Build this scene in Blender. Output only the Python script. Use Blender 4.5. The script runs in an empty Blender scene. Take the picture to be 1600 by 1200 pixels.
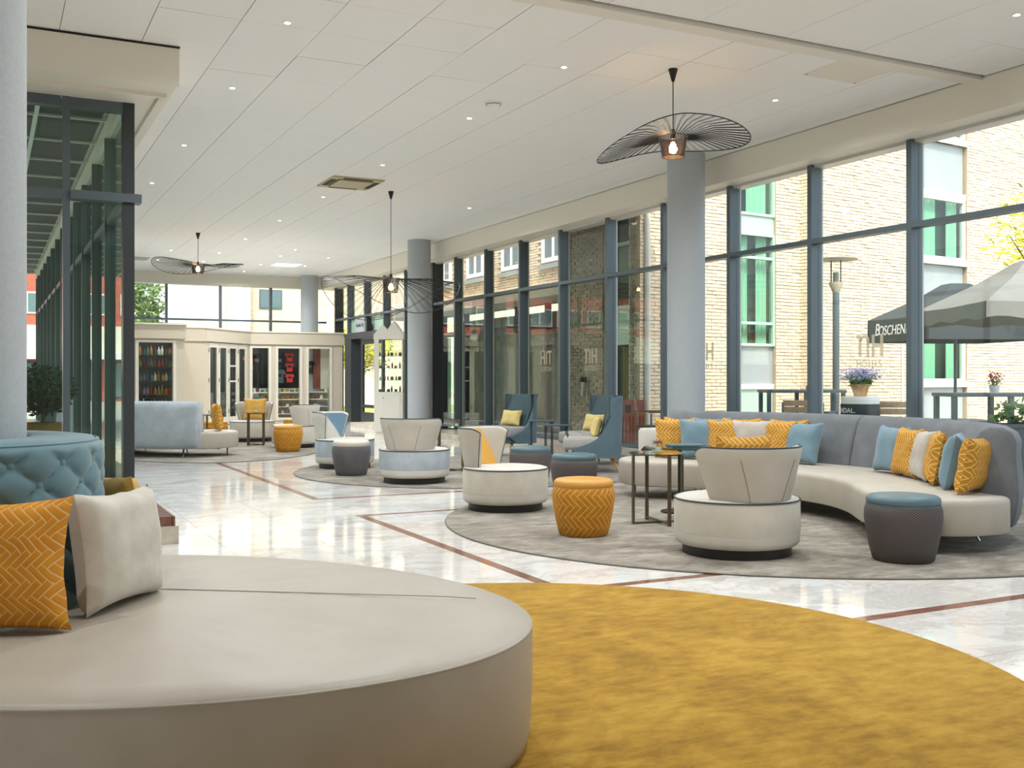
import bpy, math, random
from mathutils import Vector, noise
random.seed(7)
R = math.radians
PI = math.pi
sc = bpy.context.scene
col = sc.collection

# ------------------------------------------------------------------ camera, sky, sun, exposure
EYE = 1.2
cam = bpy.data.cameras.new('camera')
cam.sensor_width = 36.0
cam.lens = 36.45
cam.shift_y = -9 / 1600
cam.clip_end = 400
cam_ob = bpy.data.objects.new('camera', cam)
cam_ob.location = (0, 0, EYE)
cam_ob.rotation_euler = (R(90), 0, -R(26.849))
col.objects.link(cam_ob)
sc.camera = cam_ob

world = bpy.data.worlds.new('world')
sc.world = world
world.use_nodes = True
wt = world.node_tree
sky = wt.nodes.new('ShaderNodeTexSky')
sky.sky_type = 'NISHITA'
sky.sun_disc = False
sky.sun_elevation = R(53)
sky.sun_rotation = R(205)
sky.air_density = 1.0
sky.dust_density = 3.0
sky.ozone_density = 1.0
hs = wt.nodes.new('ShaderNodeHueSaturation')
hs.inputs['Saturation'].default_value = 0.75
wt.links.new(sky.outputs[0], hs.inputs['Color'])
wt.links.new(hs.outputs[0], wt.nodes['Background'].inputs[0])
wt.nodes['Background'].inputs[1].default_value = 0.28

sun = bpy.data.lights.new('sun', 'SUN')
sun.energy = 1.75
sun.angle = R(1.0)
sun.color = (1.0, 0.965, 0.91)
sun_ob = bpy.data.objects.new('sun', sun)
sun_ob.rotation_euler = Vector((0.27, 0.55, -0.80)).to_track_quat('-Z', 'Y').to_euler()
sun_ob.location = (0, -20, 30)
col.objects.link(sun_ob)

sc.view_settings.view_transform = 'Standard'
sc.view_settings.look = 'None'
sc.view_settings.gamma = 1
sc.view_settings.use_curve_mapping = False
sc.view_settings.exposure = 0.96
sc.cycles.use_denoising = True
sc.cycles.transparent_max_bounces = 40
sc.cycles.max_bounces = 10
sc.cycles.diffuse_bounces = 6
sc.cycles.caustics_reflective = False
sc.cycles.caustics_refractive = False
sc.cycles.sample_clamp_indirect = 6
DOWNLIGHT_W = 95

# ------------------------------------------------------------------ mesh helpers
class MB:
    def __init__(s):
        s.v = []; s.f = []; s.uv = []
    def add(s, vs, fs, uv=None):
        b = len(s.v)
        s.v += [tuple(p) for p in vs]
        s.f += [tuple(i + b for i in f) for f in fs]
        s.uv += list(uv) if uv else [(0, 0)] * len(vs)
        return s
    def box(s, cx, cy, cz, sx, sy, sz, rz=0):
        c, n = math.cos(rz), math.sin(rz)
        vs = []
        for z in (-.5, .5):
            for x, y in ((-.5, -.5), (.5, -.5), (.5, .5), (-.5, .5)):
                x1, y1 = x * sx, y * sy
                vs.append((cx + x1 * c - y1 * n, cy + x1 * n + y1 * c, cz + z * sz))
        return s.add(vs, [(3, 2, 1, 0), (4, 5, 6, 7), (0, 1, 5, 4), (1, 2, 6, 5), (2, 3, 7, 6), (3, 0, 4, 7)])
    def bx(s, x0, x1, y0, y1, z0, z1):
        return s.box((x0 + x1) / 2, (y0 + y1) / 2, (z0 + z1) / 2, abs(x1 - x0), abs(y1 - y0), abs(z1 - z0))
    def tube(s, pts, r, n=8, closed=False, caps=True, r2=None):
        pts = [Vector(p) for p in pts]
        m = len(pts); vs = []; up = Vector((0, 0, 1))
        for i, p in enumerate(pts):
            if closed: t = pts[(i + 1) % m] - pts[i - 1]
            else: t = pts[min(i + 1, m - 1)] - pts[max(i - 1, 0)]
            t.normalize()
            a = t.cross(up) if abs(t.z) < .95 else t.cross(Vector((1, 0, 0)))
            a.normalize(); b = t.cross(a)
            rr = r if r2 is None else r + (r2 - r) * i / (m - 1)
            for k in range(n):
                q = 2 * PI * (k + .5) / n
                vs.append(p + a * (rr * math.cos(q)) + b * (rr * math.sin(q)))
        fs = []
        for i in range(m if closed else m - 1):
            j = (i + 1) % m
            for k in range(n):
                l = (k + 1) % n
                fs.append((i * n + k, i * n + l, j * n + l, j * n + k))
        if caps and not closed:
            fs.append(tuple(reversed(range(n)))); fs.append(tuple((m - 1) * n + k for k in range(n)))
        return s.add(vs, fs)
    def bar(s, p0, p1, w, d=None):
        return s.tube([p0, p1], w * .7071, 4)
    def lathe(s, prof, n=40, c=(0, 0, 0), sx=1, sy=1):
        vs = []; uv = []; L = 0; m = len(prof)
        rm = max(p[0] for p in prof)
        for i, (r, z) in enumerate(prof):
            if i: L += math.hypot(r - prof[i - 1][0], z - prof[i - 1][1])
            for k in range(n + 1):
                q = 2 * PI * k / n + PI / 2
                vs.append((c[0] + r * sx * math.cos(q), c[1] + r * sy * math.sin(q), c[2] + z))
                uv.append((2 * PI * k / n * rm, L))
        fs = []
        for i in range(m - 1):
            for k in range(n):
                a = i * (n + 1) + k
                fs.append((a, a + 1, a + n + 2, a + n + 1))
        return s.add(vs, fs, uv)
    def prism(s, out, z0, z1):
        n = len(out)
        vs = [(x, y, z0) for x, y in out] + [(x, y, z1) for x, y in out]
        fs = [tuple(reversed(range(n))), tuple(range(n, 2 * n))]
        fs += [(i, (i + 1) % n, n + (i + 1) % n, n + i) for i in range(n)]
        return s.add(vs, fs)
    def grid(s, nu, nv, fn, cu=False, uvf=None):
        vs = []; uv = []
        for j in range(nv + 1):
            for i in range(nu if cu else nu + 1):
                vs.append(fn(i / nu, j / nv)); uv.append(uvf(i / nu, j / nv) if uvf else (i / nu, j / nv))
        w = nu if cu else nu + 1
        fs = []
        for j in range(nv):
            for i in range(nu):
                a = j * w + i; b = j * w + (i + 1) % w
                fs.append((a, b, b + w, a + w))
        return s.add(vs, fs, uv)
    def xform(s, fn):
        s.v = [tuple(fn(*p)) for p in s.v]
        return s
    def mesh(s, name, mat, smooth=None):
        me = bpy.data.meshes.new(name)
        me.from_pydata(s.v, [], s.f)
        if any(u != (0, 0) for u in s.uv):
            l = me.uv_layers.new(name='uv')
            for lp in me.loops: l.data[lp.index].uv = s.uv[lp.vertex_index]
        for m in (mat if isinstance(mat, (list, tuple)) else [mat]): me.materials.append(m)
        if smooth:
            me.shade_smooth(); me.set_sharp_from_angle(angle=R(smooth))
        me.update()
        return me
    def build(s, name, mat, parent=None, smooth=None, bevel=0, loc=None, seg=2):
        o = bpy.data.objects.new(name, s.mesh(name, mat, smooth))
        col.objects.link(o)
        if parent: o.parent = parent
        if loc: o.location = loc
        if bevel:
            b = o.modifiers.new('bevel', 'BEVEL'); b.width = bevel; b.segments = seg; b.limit_method = 'ANGLE'
            b.angle_limit = R(40)
        return o

def tag(o, label, cat, group=None):
    o['label'] = label; o['category'] = cat
    if group: o['group'] = group
    return o
def thing(name, label, cat, loc=(0, 0, 0), rz=0, group=None):
    o = bpy.data.objects.new(name, None)
    o.empty_display_size = .1
    col.objects.link(o); o.location = loc; o.rotation_euler = (0, 0, rz)
    return tag(o, label, cat, group)
def struct(name, mb=None, mat=None, smooth=None):
    o = mb.build(name, mat, None, smooth) if mb else bpy.data.objects.new(name, None)
    if not mb: col.objects.link(o)
    o['kind'] = 'structure'
    return o
def inst(src, name, parent=None, loc=(0, 0, 0), rot=(0, 0, 0), scale=(1, 1, 1)):
    o = bpy.data.objects.new(name, src if isinstance(src, bpy.types.Mesh) else src.data)
    col.objects.link(o); o.parent = parent; o.location = loc; o.rotation_euler = rot; o.scale = scale
    return o
def dup(root, label, loc, rz=0, group=None, rot=None, scale=None):
    r = root.copy(); col.objects.link(r); r.location = loc; r.rotation_euler = rot or (0, 0, rz)
    if scale: r.scale = scale
    r['label'] = label
    if group: r['group'] = group
    for ch in list(root.children):
        c = ch.copy(); col.objects.link(c); c.parent = r
        for g in list(ch.children):
            d = g.copy(); col.objects.link(d); d.parent = c
    return r
def text_mb(txt, size, extrude=.002, align='LEFT'):
    cu = bpy.data.curves.new('t', 'FONT'); cu.body = txt; cu.size = size; cu.extrude = extrude; cu.align_x = align
    o = bpy.data.objects.new('t', cu); col.objects.link(o)
    dg = bpy.context.evaluated_depsgraph_get()
    me = bpy.data.meshes.new_from_object(o.evaluated_get(dg))
    mb = MB().add([v.co[:] for v in me.vertices], [tuple(p.vertices) for p in me.polygons])
    bpy.data.objects.remove(o); bpy.data.curves.remove(cu); bpy.data.meshes.remove(me)
    return mb

# ------------------------------------------------------------------ materials
def lin(c):
    r = []
    for x in c[:3]:
        x /= 255.0
        r.append(x / 12.92 if x <= .04045 else ((x + .055) / 1.055) ** 2.4)
    return (r[0], r[1], r[2], 1)
class NT:
    def __init__(s, name):
        s.m = bpy.data.materials.new(name); s.m.use_nodes = True
        s.t = s.m.node_tree; s.b = s.t.nodes['Principled BSDF']; s.out = s.t.nodes['Material Output']
    def n(s, typ, props=None, **inp):
        nd = s.t.nodes.new('ShaderNode' + typ)
        for k, v in (props or {}).items(): setattr(nd, k, v)
        for k, v in inp.items():
            k = int(k[1:]) if k[0] == 'i' and k[1:].isdigit() else k.replace('_', ' ')
            s.put(nd.inputs[k], v)
        return nd
    def put(s, sock, v):
        if isinstance(v, bpy.types.NodeSocket): s.t.links.new(v, sock)
        elif isinstance(v, bpy.types.Node): s.t.links.new(v.outputs[0], sock)
        else: sock.default_value = v
    def math(s, op, a, b=0.0, c=None):
        nd = s.n('Math', {'operation': op}, i0=a, i1=b)
        if c is not None: s.put(nd.inputs[2], c)
        return nd.outputs[0]
    def mix(s, f, a, b):
        nd = s.n('Mix', {'data_type': 'RGBA'})
        s.put(nd.inputs[0], f); s.put(nd.inputs[6], a); s.put(nd.inputs[7], b)
        return nd.outputs[2]
    def ramp(s, f, stops):
        nd = s.n('ValToRGB', None, Fac=f)
        e = nd.color_ramp.elements
        while len(e) < len(stops): e.new(.5)
        for el, (p, c) in zip(e, stops): el.position = p; el.color = c
        return nd.outputs[0]
    def bump(s, h, strength, dist=.01):
        b = s.n('Bump', None, Height=h, Strength=strength, Distance=dist)
        s.t.links.new(b.outputs[0], s.b.inputs['Normal'])
    def coord(s, kind='Object', scale=None, rot=None):
        tc = s.n('TexCoord').outputs[kind]
        if scale or rot:
            tc = s.n('Mapping', None, Vector=tc, Scale=scale or (1, 1, 1), Rotation=rot or (0, 0, 0)).outputs[0]
        return tc
def mat(name, c, rough=.6, metal=0, c2=None, ns=4, detail=4, stretch=None, bump=0, bs=60, spec=None, sheen=0, isl=0, coord='Object', emit=None, es=1, lo=.35, hi=.65, bdist=.01):
    k = NT(name); b = k.b
    base = lin(c)
    b.inputs['Roughness'].default_value = rough
    b.inputs['Metallic'].default_value = metal
    if spec is not None: b.inputs['Specular IOR Level'].default_value = spec
    if sheen:
        b.inputs['Sheen Weight'].default_value = sheen; b.inputs['Sheen Roughness'].default_value = .5
    cs = None
    if c2:
        v = k.coord(coord, stretch)
        nz = k.n('TexNoise', None, Vector=v, Scale=ns, Detail=detail, Roughness=.6)
        cs = k.ramp(nz.outputs[0], [(lo, base), (hi, lin(c2))])
    if isl:
        g = k.n('NewGeometry').outputs['Random Per Island']
        f = k.math('MULTIPLY_ADD', g, isl, 1 - isl / 2)
        h = k.n('HueSaturation', None, Color=cs if cs else base, Value=f)
        cs = h.outputs[0]
    if cs: k.t.links.new(cs, b.inputs['Base Color'])
    else: b.inputs['Base Color'].default_value = base
    if bump:
        v = k.coord(coord, stretch)
        nz = k.n('TexNoise', None, Vector=v, Scale=bs, Detail=3)
        k.bump(nz.outputs[0], bump, bdist)
    if emit:
        b.inputs['Emission Color'].default_value = lin(emit); b.inputs['Emission Strength'].default_value = es
    return k.m
def weave(name, c, c2, scale=220, rough=.85, mott=0.5, mscale=6):
    k = NT(name); b = k.b; b.inputs['Roughness'].default_value = rough
    v = k.coord('Object')
    a = k.n('TexNoise', None, Vector=k.coord('Object', (1, 1, 6)), Scale=scale, Detail=2)
    d = k.n('TexNoise', None, Vector=v, Scale=mscale, Detail=3)
    f = k.math('ADD', k.math('MULTIPLY', a.outputs[0], 1 - mott), k.math('MULTIPLY', d.outputs[0], mott))
    k.t.links.new(k.ramp(f, [(.38, lin(c)), (.62, lin(c2))]), b.inputs['Base Color'])
    k.bump(a.outputs[0], .25, .004)
    b.inputs['Sheen Weight'].default_value = .1
    return k.m
def herring(name, c, line, size=.034, w=.075, ratio=3, c2=None):
    """herringbone of ratio:1 blocks at 45 degrees from the UV map (metres)"""
    k = NT(name); b = k.b; b.inputs['Roughness'].default_value = .75
    uv = k.n('TexCoord').outputs['UV']
    mp = k.n('Mapping', None, Vector=uv, Scale=(1 / size, 1 / size, 1), Rotation=(0, 0, R(45)))
    sp = k.n('SeparateXYZ', None, Vector=mp.outputs[0])
    x, y = sp.outputs[0], sp.outputs[1]
    ix, iy = k.math('FLOOR', x), k.math('FLOOR', y)
    fx, fy = k.math('SUBTRACT', x, ix), k.math('SUBTRACT', y, iy)
    m = k.math('FLOORED_MODULO', k.math('ADD', k.math('SUBTRACT', ix, iy), .25), 2 * ratio)
    def between(lo, hi): return k.math('MULTIPLY', k.math('GREATER_THAN', m, lo), k.math('LESS_THAN', m, hi))
    L = k.math('MULTIPLY_ADD', between(.6, ratio), 9, fx)
    Rr = k.math('MULTIPLY_ADD', between(-.1, ratio - .6), 9, k.math('SUBTRACT', 1, fx))
    B = k.math('MULTIPLY_ADD', between(ratio, 2 * ratio - .6), 9, fy)
    T = k.math('MULTIPLY_ADD', between(ratio + .6, 2 * ratio), 9, k.math('SUBTRACT', 1, fy))
    d = k.math('MINIMUM', k.math('MINIMUM', L, Rr), k.math('MINIMUM', B, T))
    f = k.math('LESS_THAN', d, w)
    nz = k.n('TexNoise', None, Vector=uv, Scale=14, Detail=3)
    base = k.ramp(nz.outputs[0], [(.35, lin(c)), (.65, lin(c2 or c))])
    k.t.links.new(k.mix(f, base, lin(line)), b.inputs['Base Color'])
    k.bump(k.math('MINIMUM', d, .25), .6, .006)
    b.inputs['Sheen Weight'].default_value = .25
    b.inputs['Sheen Tint'].default_value = lin(c)
    return k.m
def diamond(name, c, line, size=.02):
    k = NT(name); b = k.b; b.inputs['Roughness'].default_value = .85
    uv = k.n('TexCoord').outputs['UV']
    mp = k.n('Mapping', None, Vector=uv, Scale=(1 / size, 1 / (size * .8), 1))
    sp = k.n('SeparateXYZ', None, Vector=mp.outputs[0])
    p = k.math('PINGPONG', k.math('ADD', sp.outputs[0], sp.outputs[1]), .5)
    q = k.math('PINGPONG', k.math('SUBTRACT', sp.outputs[0], sp.outputs[1]), .5)
    f = k.math('LESS_THAN', k.math('MINIMUM', p, q), .1)
    nz = k.n('TexNoise', None, Vector=uv, Scale=30, Detail=3)
    f = k.math('MULTIPLY', f, .8)
    k.t.links.new(k.mix(f, lin(c), lin(line)), b.inputs['Base Color'])
    k.bump(k.math('MINIMUM', p, q), .4, .004)
    return k.m
def pane_mat(name, tint, dark=0.0, refl=1.0):
    k = NT(name); k.t.nodes.remove(k.b)
    g = k.n('NewGeometry')
    dt = k.n('VectorMath', {'operation': 'DOT_PRODUCT'}, i0=g.outputs['Incoming'], i1=g.outputs['Normal']).outputs['Value']
    ct = k.math('ABSOLUTE', dt)
    p = k.math('POWER', k.math('SUBTRACT', 1, ct), 5)
    fac = k.math('MULTIPLY', k.math('MULTIPLY_ADD', p, .95, .045), refl)
    tr = k.n('BsdfTransparent', None, Color=lin(tint))
    gl = k.n('BsdfGlossy', None, Roughness=0.0)
    mx = k.n('MixShader', None, i0=fac, i1=tr.outputs[0], i2=gl.outputs[0])
    k.t.links.new(mx.outputs[0], k.out.inputs['Surface'])
    return k.m
def marble_mat():
    k = NT('marble_floor'); b = k.b
    v = k.n('NewGeometry').outputs['Position']
    w = k.n('TexNoise', None, Vector=v, Scale=1.3, Detail=6, Roughness=.6)
    mv = k.n('VectorMath', {'operation': 'MULTIPLY_ADD'}, i0=w.outputs['Color'], i1=(1.5, 1.5, 1.5), i2=v)
    rot = k.n('Mapping', None, Vector=mv.outputs[0], Rotation=(0, 0, R(35)), Scale=(1, 3.2, 1))
    n1 = k.n('TexNoise', None, Vector=rot.outputs[0], Scale=1.6, Detail=8, Roughness=.65)
    r1 = k.ramp(n1.outputs[0], [(.34, lin((204, 196, 188))), (.5, lin((232, 229, 224))), (.62, lin((242, 240, 236)))])
    vn = k.math('ABSOLUTE', k.math('SUBTRACT', n1.outputs[0], .47))
    f = k.math('MULTIPLY', k.math('LESS_THAN', vn, .006), .35)
    c = k.mix(f, r1, lin((150, 138, 128)))
    n2 = k.n('TexNoise', None, Vector=v, Scale=.7, Detail=2)
    c2 = k.mix(k.math('MULTIPLY', k.ramp(n2.outputs[0], [(.5, (0, 0, 0, 1)), (.7, (1, 1, 1, 1))]), .35), c, lin((214, 192, 172)))
    g = k.n('NewGeometry').outputs['Random Per Island']
    h = k.n('HueSaturation', None, Color=c2, Value=k.math('MULTIPLY_ADD', g, .04, .97))
    k.t.links.new(h.outputs[0], b.inputs['Base Color'])
    b.inputs['Roughness'].default_value = .075
    b.inputs['Specular IOR Level'].default_value = .6
    wob = k.n('TexNoise', None, Vector=v, Scale=1.1, Detail=1)
    k.bump(wob.outputs[0], .05, .03)
    return k.m
def rug_mat(name, c, c2, c3, ns=1.6):
    k = NT(name); b = k.b; b.inputs['Roughness'].default_value = .95
    v = k.coord('Object')
    n0 = k.n('TexNoise', None, Vector=v, Scale=ns, Detail=5, Roughness=.65, Distortion=1.2)
    n1 = k.n('TexNoise', None, Vector=k.coord('Object', (1, 2.2, 1), (0, 0, R(30))), Scale=ns * 4, Detail=6, Roughness=.7)
    f = k.math('ADD', k.math('MULTIPLY', n0.outputs[0], .5), k.math('MULTIPLY', n1.outputs[0], .5))
    cc = k.ramp(f, [(.38, lin(c)), (.5, lin(c2)), (.6, lin(c3))])
    k.t.links.new(cc, b.inputs['Base Color'])
    n2 = k.n('TexNoise', None, Vector=v, Scale=260, Detail=2)
    k.bump(k.math('ADD', k.math('MULTIPLY', n2.outputs[0], .5), k.math('MULTIPLY', n1.outputs[0], .8)), .55, .012)
    b.inputs['Sheen Weight'].default_value = .3
    b.inputs['Sheen Tint'].default_value = lin(c3)
    return k.m

m = {}
m['marble'] = marble_mat()
m['inlay'] = mat('brown_marble', (128, 84, 68), .12, c2=(158, 112, 92), ns=9, detail=6)
m['stone'] = mat('curb_marble', (170, 158, 140), .3, c2=(206, 198, 184), ns=5, detail=8)
m['ceil'] = mat('ceiling_panel', (243, 242, 240), .7, isl=.03)
m['wallp'] = mat('off_white_wall', (214, 208, 198), .8)
m['white'] = mat('white_paint', (232, 227, 217), .55)
m['cream'] = mat('cream_lacquer', (230, 224, 211), .5)
m['column'] = mat('column_plaster', (172, 178, 183), .6, c2=(180, 186, 190), ns=60, bump=.05, bs=150)
m['frame'] = mat('grey_blue_aluminium', (92, 104, 110), .38, metal=.25)
m['frame_d'] = mat('anthracite_aluminium', (58, 62, 66), .4, metal=.2)
m['bead'] = mat('light_bead', (200, 200, 196), .35)
m['glass'] = pane_mat('window_glass', (250, 253, 251))
m['glass_g'] = pane_mat('greenish_glass', (228, 240, 233))
m['glass_t'] = pane_mat('table_glass', (190, 214, 206), refl=1.6)
m['leather'] = mat('beige_leather', (176, 167, 153), .42, c2=(168, 158, 143), ns=3, bump=.12, bs=260, bdist=.003)
m['leather_s'] = mat('greige_leather', (188, 181, 168), .5, c2=(180, 172, 158), ns=4, bump=.1, bs=220, bdist=.003)
m['white_l'] = mat('white_upholstery', (208, 204, 194), .55, c2=(201, 196, 185), ns=5, bump=.08, bs=200, bdist=.003)
m['linen'] = weave('cream_linen', (190, 182, 167), (214, 208, 196), 260, mott=.35)
m['tuft'] = mat('tufted_teal_velvet', (90, 124, 134), .7, c2=(96, 130, 140), ns=3, sheen=.35, bump=.06, bs=300, bdist=.002)
m['navy'] = mat('piping_dark', (62, 66, 74), .6)
m['band_litsofa'] = weave('band_lit_sofa_weave', (140, 150, 158), (186, 193, 199), 240, mott=.3)  # chair band blue; doubles as the sofa weave with brighter light in its colour
m['greyfab'] = weave('slate_weave', (92, 96, 100), (126, 130, 134), 240, mott=.3)
m['wing'] = weave('wing_blue', (78, 100, 110), (100, 122, 132), 240, mott=.2)
m['wing_in'] = mat('wing_dark_teal', (60, 80, 86), .8, c2=(67, 88, 94), ns=20)
m['grey_seat'] = mat('grey_seat', (166, 164, 158), .7, c2=(176, 173, 167), ns=30)
m['blue_in'] = mat('blue_velvet', (106, 138, 160), .7, sheen=.3)
m['blue_c'] = mat('blue_cushion', (106, 136, 150), .75, c2=(115, 144, 158), ns=6, sheen=.3, bump=.12, bs=16)
m['grey_c'] = mat('grey_velvet', (176, 168, 156), .7, c2=(192, 184, 172), ns=7, sheen=.3, bump=.12, bs=14)
m['beige_c'] = mat('beige_velvet', (188, 179, 164), .7, c2=(206, 198, 184), ns=8, detail=8, sheen=.4, bump=.15, bs=12)
m['mus_h'] = herring('mustard_herringbone', (182, 122, 14), (226, 190, 112), .030, .11, 3, (192, 134, 24))
m['mus_h2'] = herring('mustard_herringbone_pouf', (192, 128, 12), (226, 188, 104), .039, .06, 3, (180, 114, 8))
m['mus_big'] = herring('orange_herringbone', (204, 128, 12), (222, 182, 116), .022, .08, 3, (212, 140, 20))
m['mus_l'] = mat('mustard_leather', (206, 148, 58), .45, c2=(210, 154, 66), ns=6)
m['mus_v'] = mat('mustard_velvet', (194, 144, 54), .75, c2=(204, 156, 66), ns=8, sheen=.3)
m['mus_w'] = weave('mustard_weave', (212, 162, 66), (228, 184, 100), 200, mott=.3)
m['pale_y'] = weave('pale_yellow_rib', (214, 190, 116), (230, 208, 138), 150, mott=.2)
m['diam'] = diamond('dark_diamond_weave', (52, 48, 56), (142, 130, 118))
m['grey_w'] = weave('charcoal_weave', (72, 70, 72), (112, 108, 108), 300, mott=.2)
m['teal_l'] = mat('teal_leather', (82, 108, 114), .42, c2=(88, 114, 120), ns=6)
m['cream_l'] = mat('cream_leather', (214, 205, 188), .45)
m['black'] = mat('black_plinth', (34, 31, 28), .45)
m['bronze'] = mat('bronze_metal', (112, 100, 82), .35, metal=.8)
m['chrome'] = mat('chrome', (210, 208, 205), .15, metal=1)
m['oak'] = mat('oak', (176, 132, 78), .5, c2=(196, 152, 98), ns=8, stretch=(1, 1, .1))
m['walnut'] = mat('walnut_grille', (104, 66, 50), .45, c2=(128, 84, 64), ns=30)
m['rug_m'] = rug_mat('mustard_rug', (140, 102, 22), (172, 130, 36), (190, 149, 54))
m['rug_g'] = rug_mat('grey_rug', (112, 104, 93), (146, 138, 126), (174, 166, 154), 1.2)
m['rug_e'] = mat('rug_edge', (122, 116, 106), .9)
m['blackwire'] = mat('black_wire', (30, 28, 28), .5)
m['shade'] = mat('shade_strip', (58, 44, 36), .6)
m['bulb'] = mat('bulb_glow', (255, 214, 160), .4, emit=(255, 196, 128), es=28)
m['lens'] = mat('downlight_lens', (255, 250, 240), .4, emit=(255, 240, 218), es=14)
m['ledp'] = mat('led_panel', (245, 245, 240), .5, emit=(255, 252, 244), es=.5)
m['grille'] = mat('vent_gold', (176, 164, 122), .4)
m['dark'] = mat('dark_void', (28, 27, 26), .7)
m['mortar'] = mat('mortar', (168, 150, 124), .9)
m['render'] = mat('pale_render', (232, 222, 204), .9)
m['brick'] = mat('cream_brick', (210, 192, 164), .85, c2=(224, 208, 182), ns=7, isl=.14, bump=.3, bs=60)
m['brick_shade'] = mat('shade_painted_brick', (120, 112, 96), .85, c2=(150, 140, 120), ns=7, isl=.3, bump=.3, bs=60)  # the block's brick with shade put into a darker colour
m['redbrick'] = mat('red_cladding', (186, 92, 76), .85, c2=(196, 104, 88), ns=3)
m['wframe'] = mat('white_window_frame', (240, 240, 236), .5)
m['spandrel'] = mat('grey_spandrel', (150, 158, 158), .35, c2=(160, 168, 166), ns=1)
m['greenpanel'] = mat('green_panel', (170, 196, 178), .4)
m['curtain'] = mat('green_curtain', (176, 222, 198), .8, c2=(206, 236, 218), ns=9, stretch=(6, 1, .2))
m['room'] = mat('room_interior', (70, 86, 80), .8)
m['dkwin'] = mat('far_window', (96, 116, 124), .12, spec=.8)
m['paving'] = mat('terrace_paving', (176, 168, 156), .85, c2=(190, 182, 170), ns=2)
m['grass'] = mat('lawn', (150, 160, 64), .95, c2=(172, 176, 84), ns=8)
m['leaf_y'] = mat('yellow_green_leaf', (190, 186, 50), .7, isl=.5)
m['leaf_g'] = mat('green_leaf', (94, 122, 58), .7, isl=.6)
m['leaf_l'] = mat('lavender_leaf', (142, 170, 100), .7, isl=.5)
m['leaf_d'] = mat('dark_leaf', (44, 60, 38), .7, isl=.6)
m['lav'] = mat('lavender_flower', (178, 168, 214), .8, isl=.3)
m['pinkfl'] = mat('pink_flower', (210, 130, 170), .8, isl=.4)
m['redfl'] = mat('red_flower', (150, 20, 40), .7, isl=.3)
m['bark'] = mat('bark', (90, 74, 58), .9, c2=(110, 92, 74), ns=12)
m['terra'] = mat('terracotta', (216, 176, 128), .85, c2=(190, 144, 100), ns=10)
m['wick'] = mat('rattan', (128, 92, 44), .8, c2=(150, 110, 56), ns=40)
m['tsteel'] = mat('terrace_steel', (94, 104, 110), .4, metal=.3)
m['twood'] = mat('weathered_teak', (150, 126, 98), .7, c2=(170, 146, 116), ns=10)
m['tdark'] = mat('dark_wood_chair', (74, 58, 46), .6)
m['pgrey'] = mat('parasol_grey', (124, 122, 116), .85, c2=(130, 128, 122), ns=3)
m['pblack'] = mat('parasol_black', (52, 56, 60), .8)
m['sign'] = mat('sign_grey', (150, 156, 158), .45)
m['ink'] = mat('ink_black', (24, 24, 26), .6)
m['chalk'] = mat('white_print', (240, 240, 238), .6)
m['redwood'] = mat('red_brown_wood', (122, 62, 52), .55, c2=(140, 74, 62), ns=20, stretch=(1, 1, .1))
m['pass'] = mat('passage_panel', (56, 54, 49), .6)
m['lamp_d'] = mat('lamp_disc', (186, 178, 156), .5)
m['poster'] = mat('wine_box', (106, 92, 100), .6, c2=(170, 176, 196), ns=14)
def glass_film():
    k = NT('frosted_logo'); k.t.nodes.remove(k.b)
    a = k.n('BsdfDiffuse', None, Color=lin((214, 208, 192)))
    t = k.n('BsdfTranslucent', None, Color=lin((226, 212, 180)))
    m1 = k.n('MixShader', None, i0=.55, i1=a.outputs[0], i2=t.outputs[0])
    tp = k.n('BsdfTransparent')
    mx = k.n('MixShader', None, i0=.38, i1=m1.outputs[0], i2=tp.outputs[0])
    k.t.links.new(mx.outputs[0], k.out.inputs['Surface'])
    return k.m
m['film'] = glass_film()
GN = ['amber', 'plum', 'ivory', 'olive', 'slate', 'rust', 'teal', 'mauve']
ORD = ['first', 'second', 'third', 'fourth', 'fifth', 'sixth', 'seventh', 'eighth', 'ninth', 'tenth', 'eleventh', 'twelfth', 'thirteenth', 'fourteenth', 'fifteenth', 'sixteenth']
GOODS = [mat('goods_%s' % n, c, .5) for n, c in (('amber', (170, 110, 40)), ('plum', (92, 40, 52)), ('ivory', (214, 206, 190)), ('olive', (120, 116, 56)), ('slate', (84, 96, 106)), ('rust', (170, 74, 40)), ('teal', (60, 110, 110)), ('mauve', (128, 96, 124)))]

# ------------------------------------------------------------------ setting: floor, ceiling, columns, glazing
CZ = 4.12
XG = 8.95          # inner face of the right-hand mullions
ca, sa = math.cos(R(26.849)), math.sin(R(26.849))
def depth(x, y): return x * sa + y * ca
def inframe(x, y, z, pad=0):
    d = depth(x, y)
    if d < .3: return False
    u = 1620 * (x * ca - y * sa) / d; v = 1620 * (z - EYE) / d
    return -800 - pad < u < 800 + pad and -609 - pad < v < 591 + pad

ground = struct('ground', MB().bx(-60, 70, -40, 120, -.4, -.06), m['paving'])
floor = struct('floor', MB().bx(-6, XG + .2, -4, 29.9, -.06, -.012), m['stone'])
def spans(a, b, step):
    n = max(1, round((b - a) / step)); return [(a + (b - a) * i / n, a + (b - a) * (i + 1) / n) for i in range(n)]
ys = [(-4, 3.78), (3.86, 5.06), (5.14, 8.64), (8.72, 10.02), (10.1, 29.9)]
xs = [(-6, 2.87), (2.95, XG)]
tiles = []
for ya, yb in ys:
    for xa, xb in xs:
        for x0, x1 in spans(xa, xb, .7):
            for y0, y1 in spans(ya, yb, .7):
                tiles.append((x0, x1, y0, y1))
for ya, yb in ((5.06, 5.14), (3.78, 3.86), (8.64, 8.72), (10.02, 10.1)):
    tiles += [(x0, x1, ya, yb) for x0, x1 in spans(-6, 2.87, .7)]
    MB().bx(2.87, XG, ya, yb, -.012, 0).build('inlay_strip', m['inlay'], floor)
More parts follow.
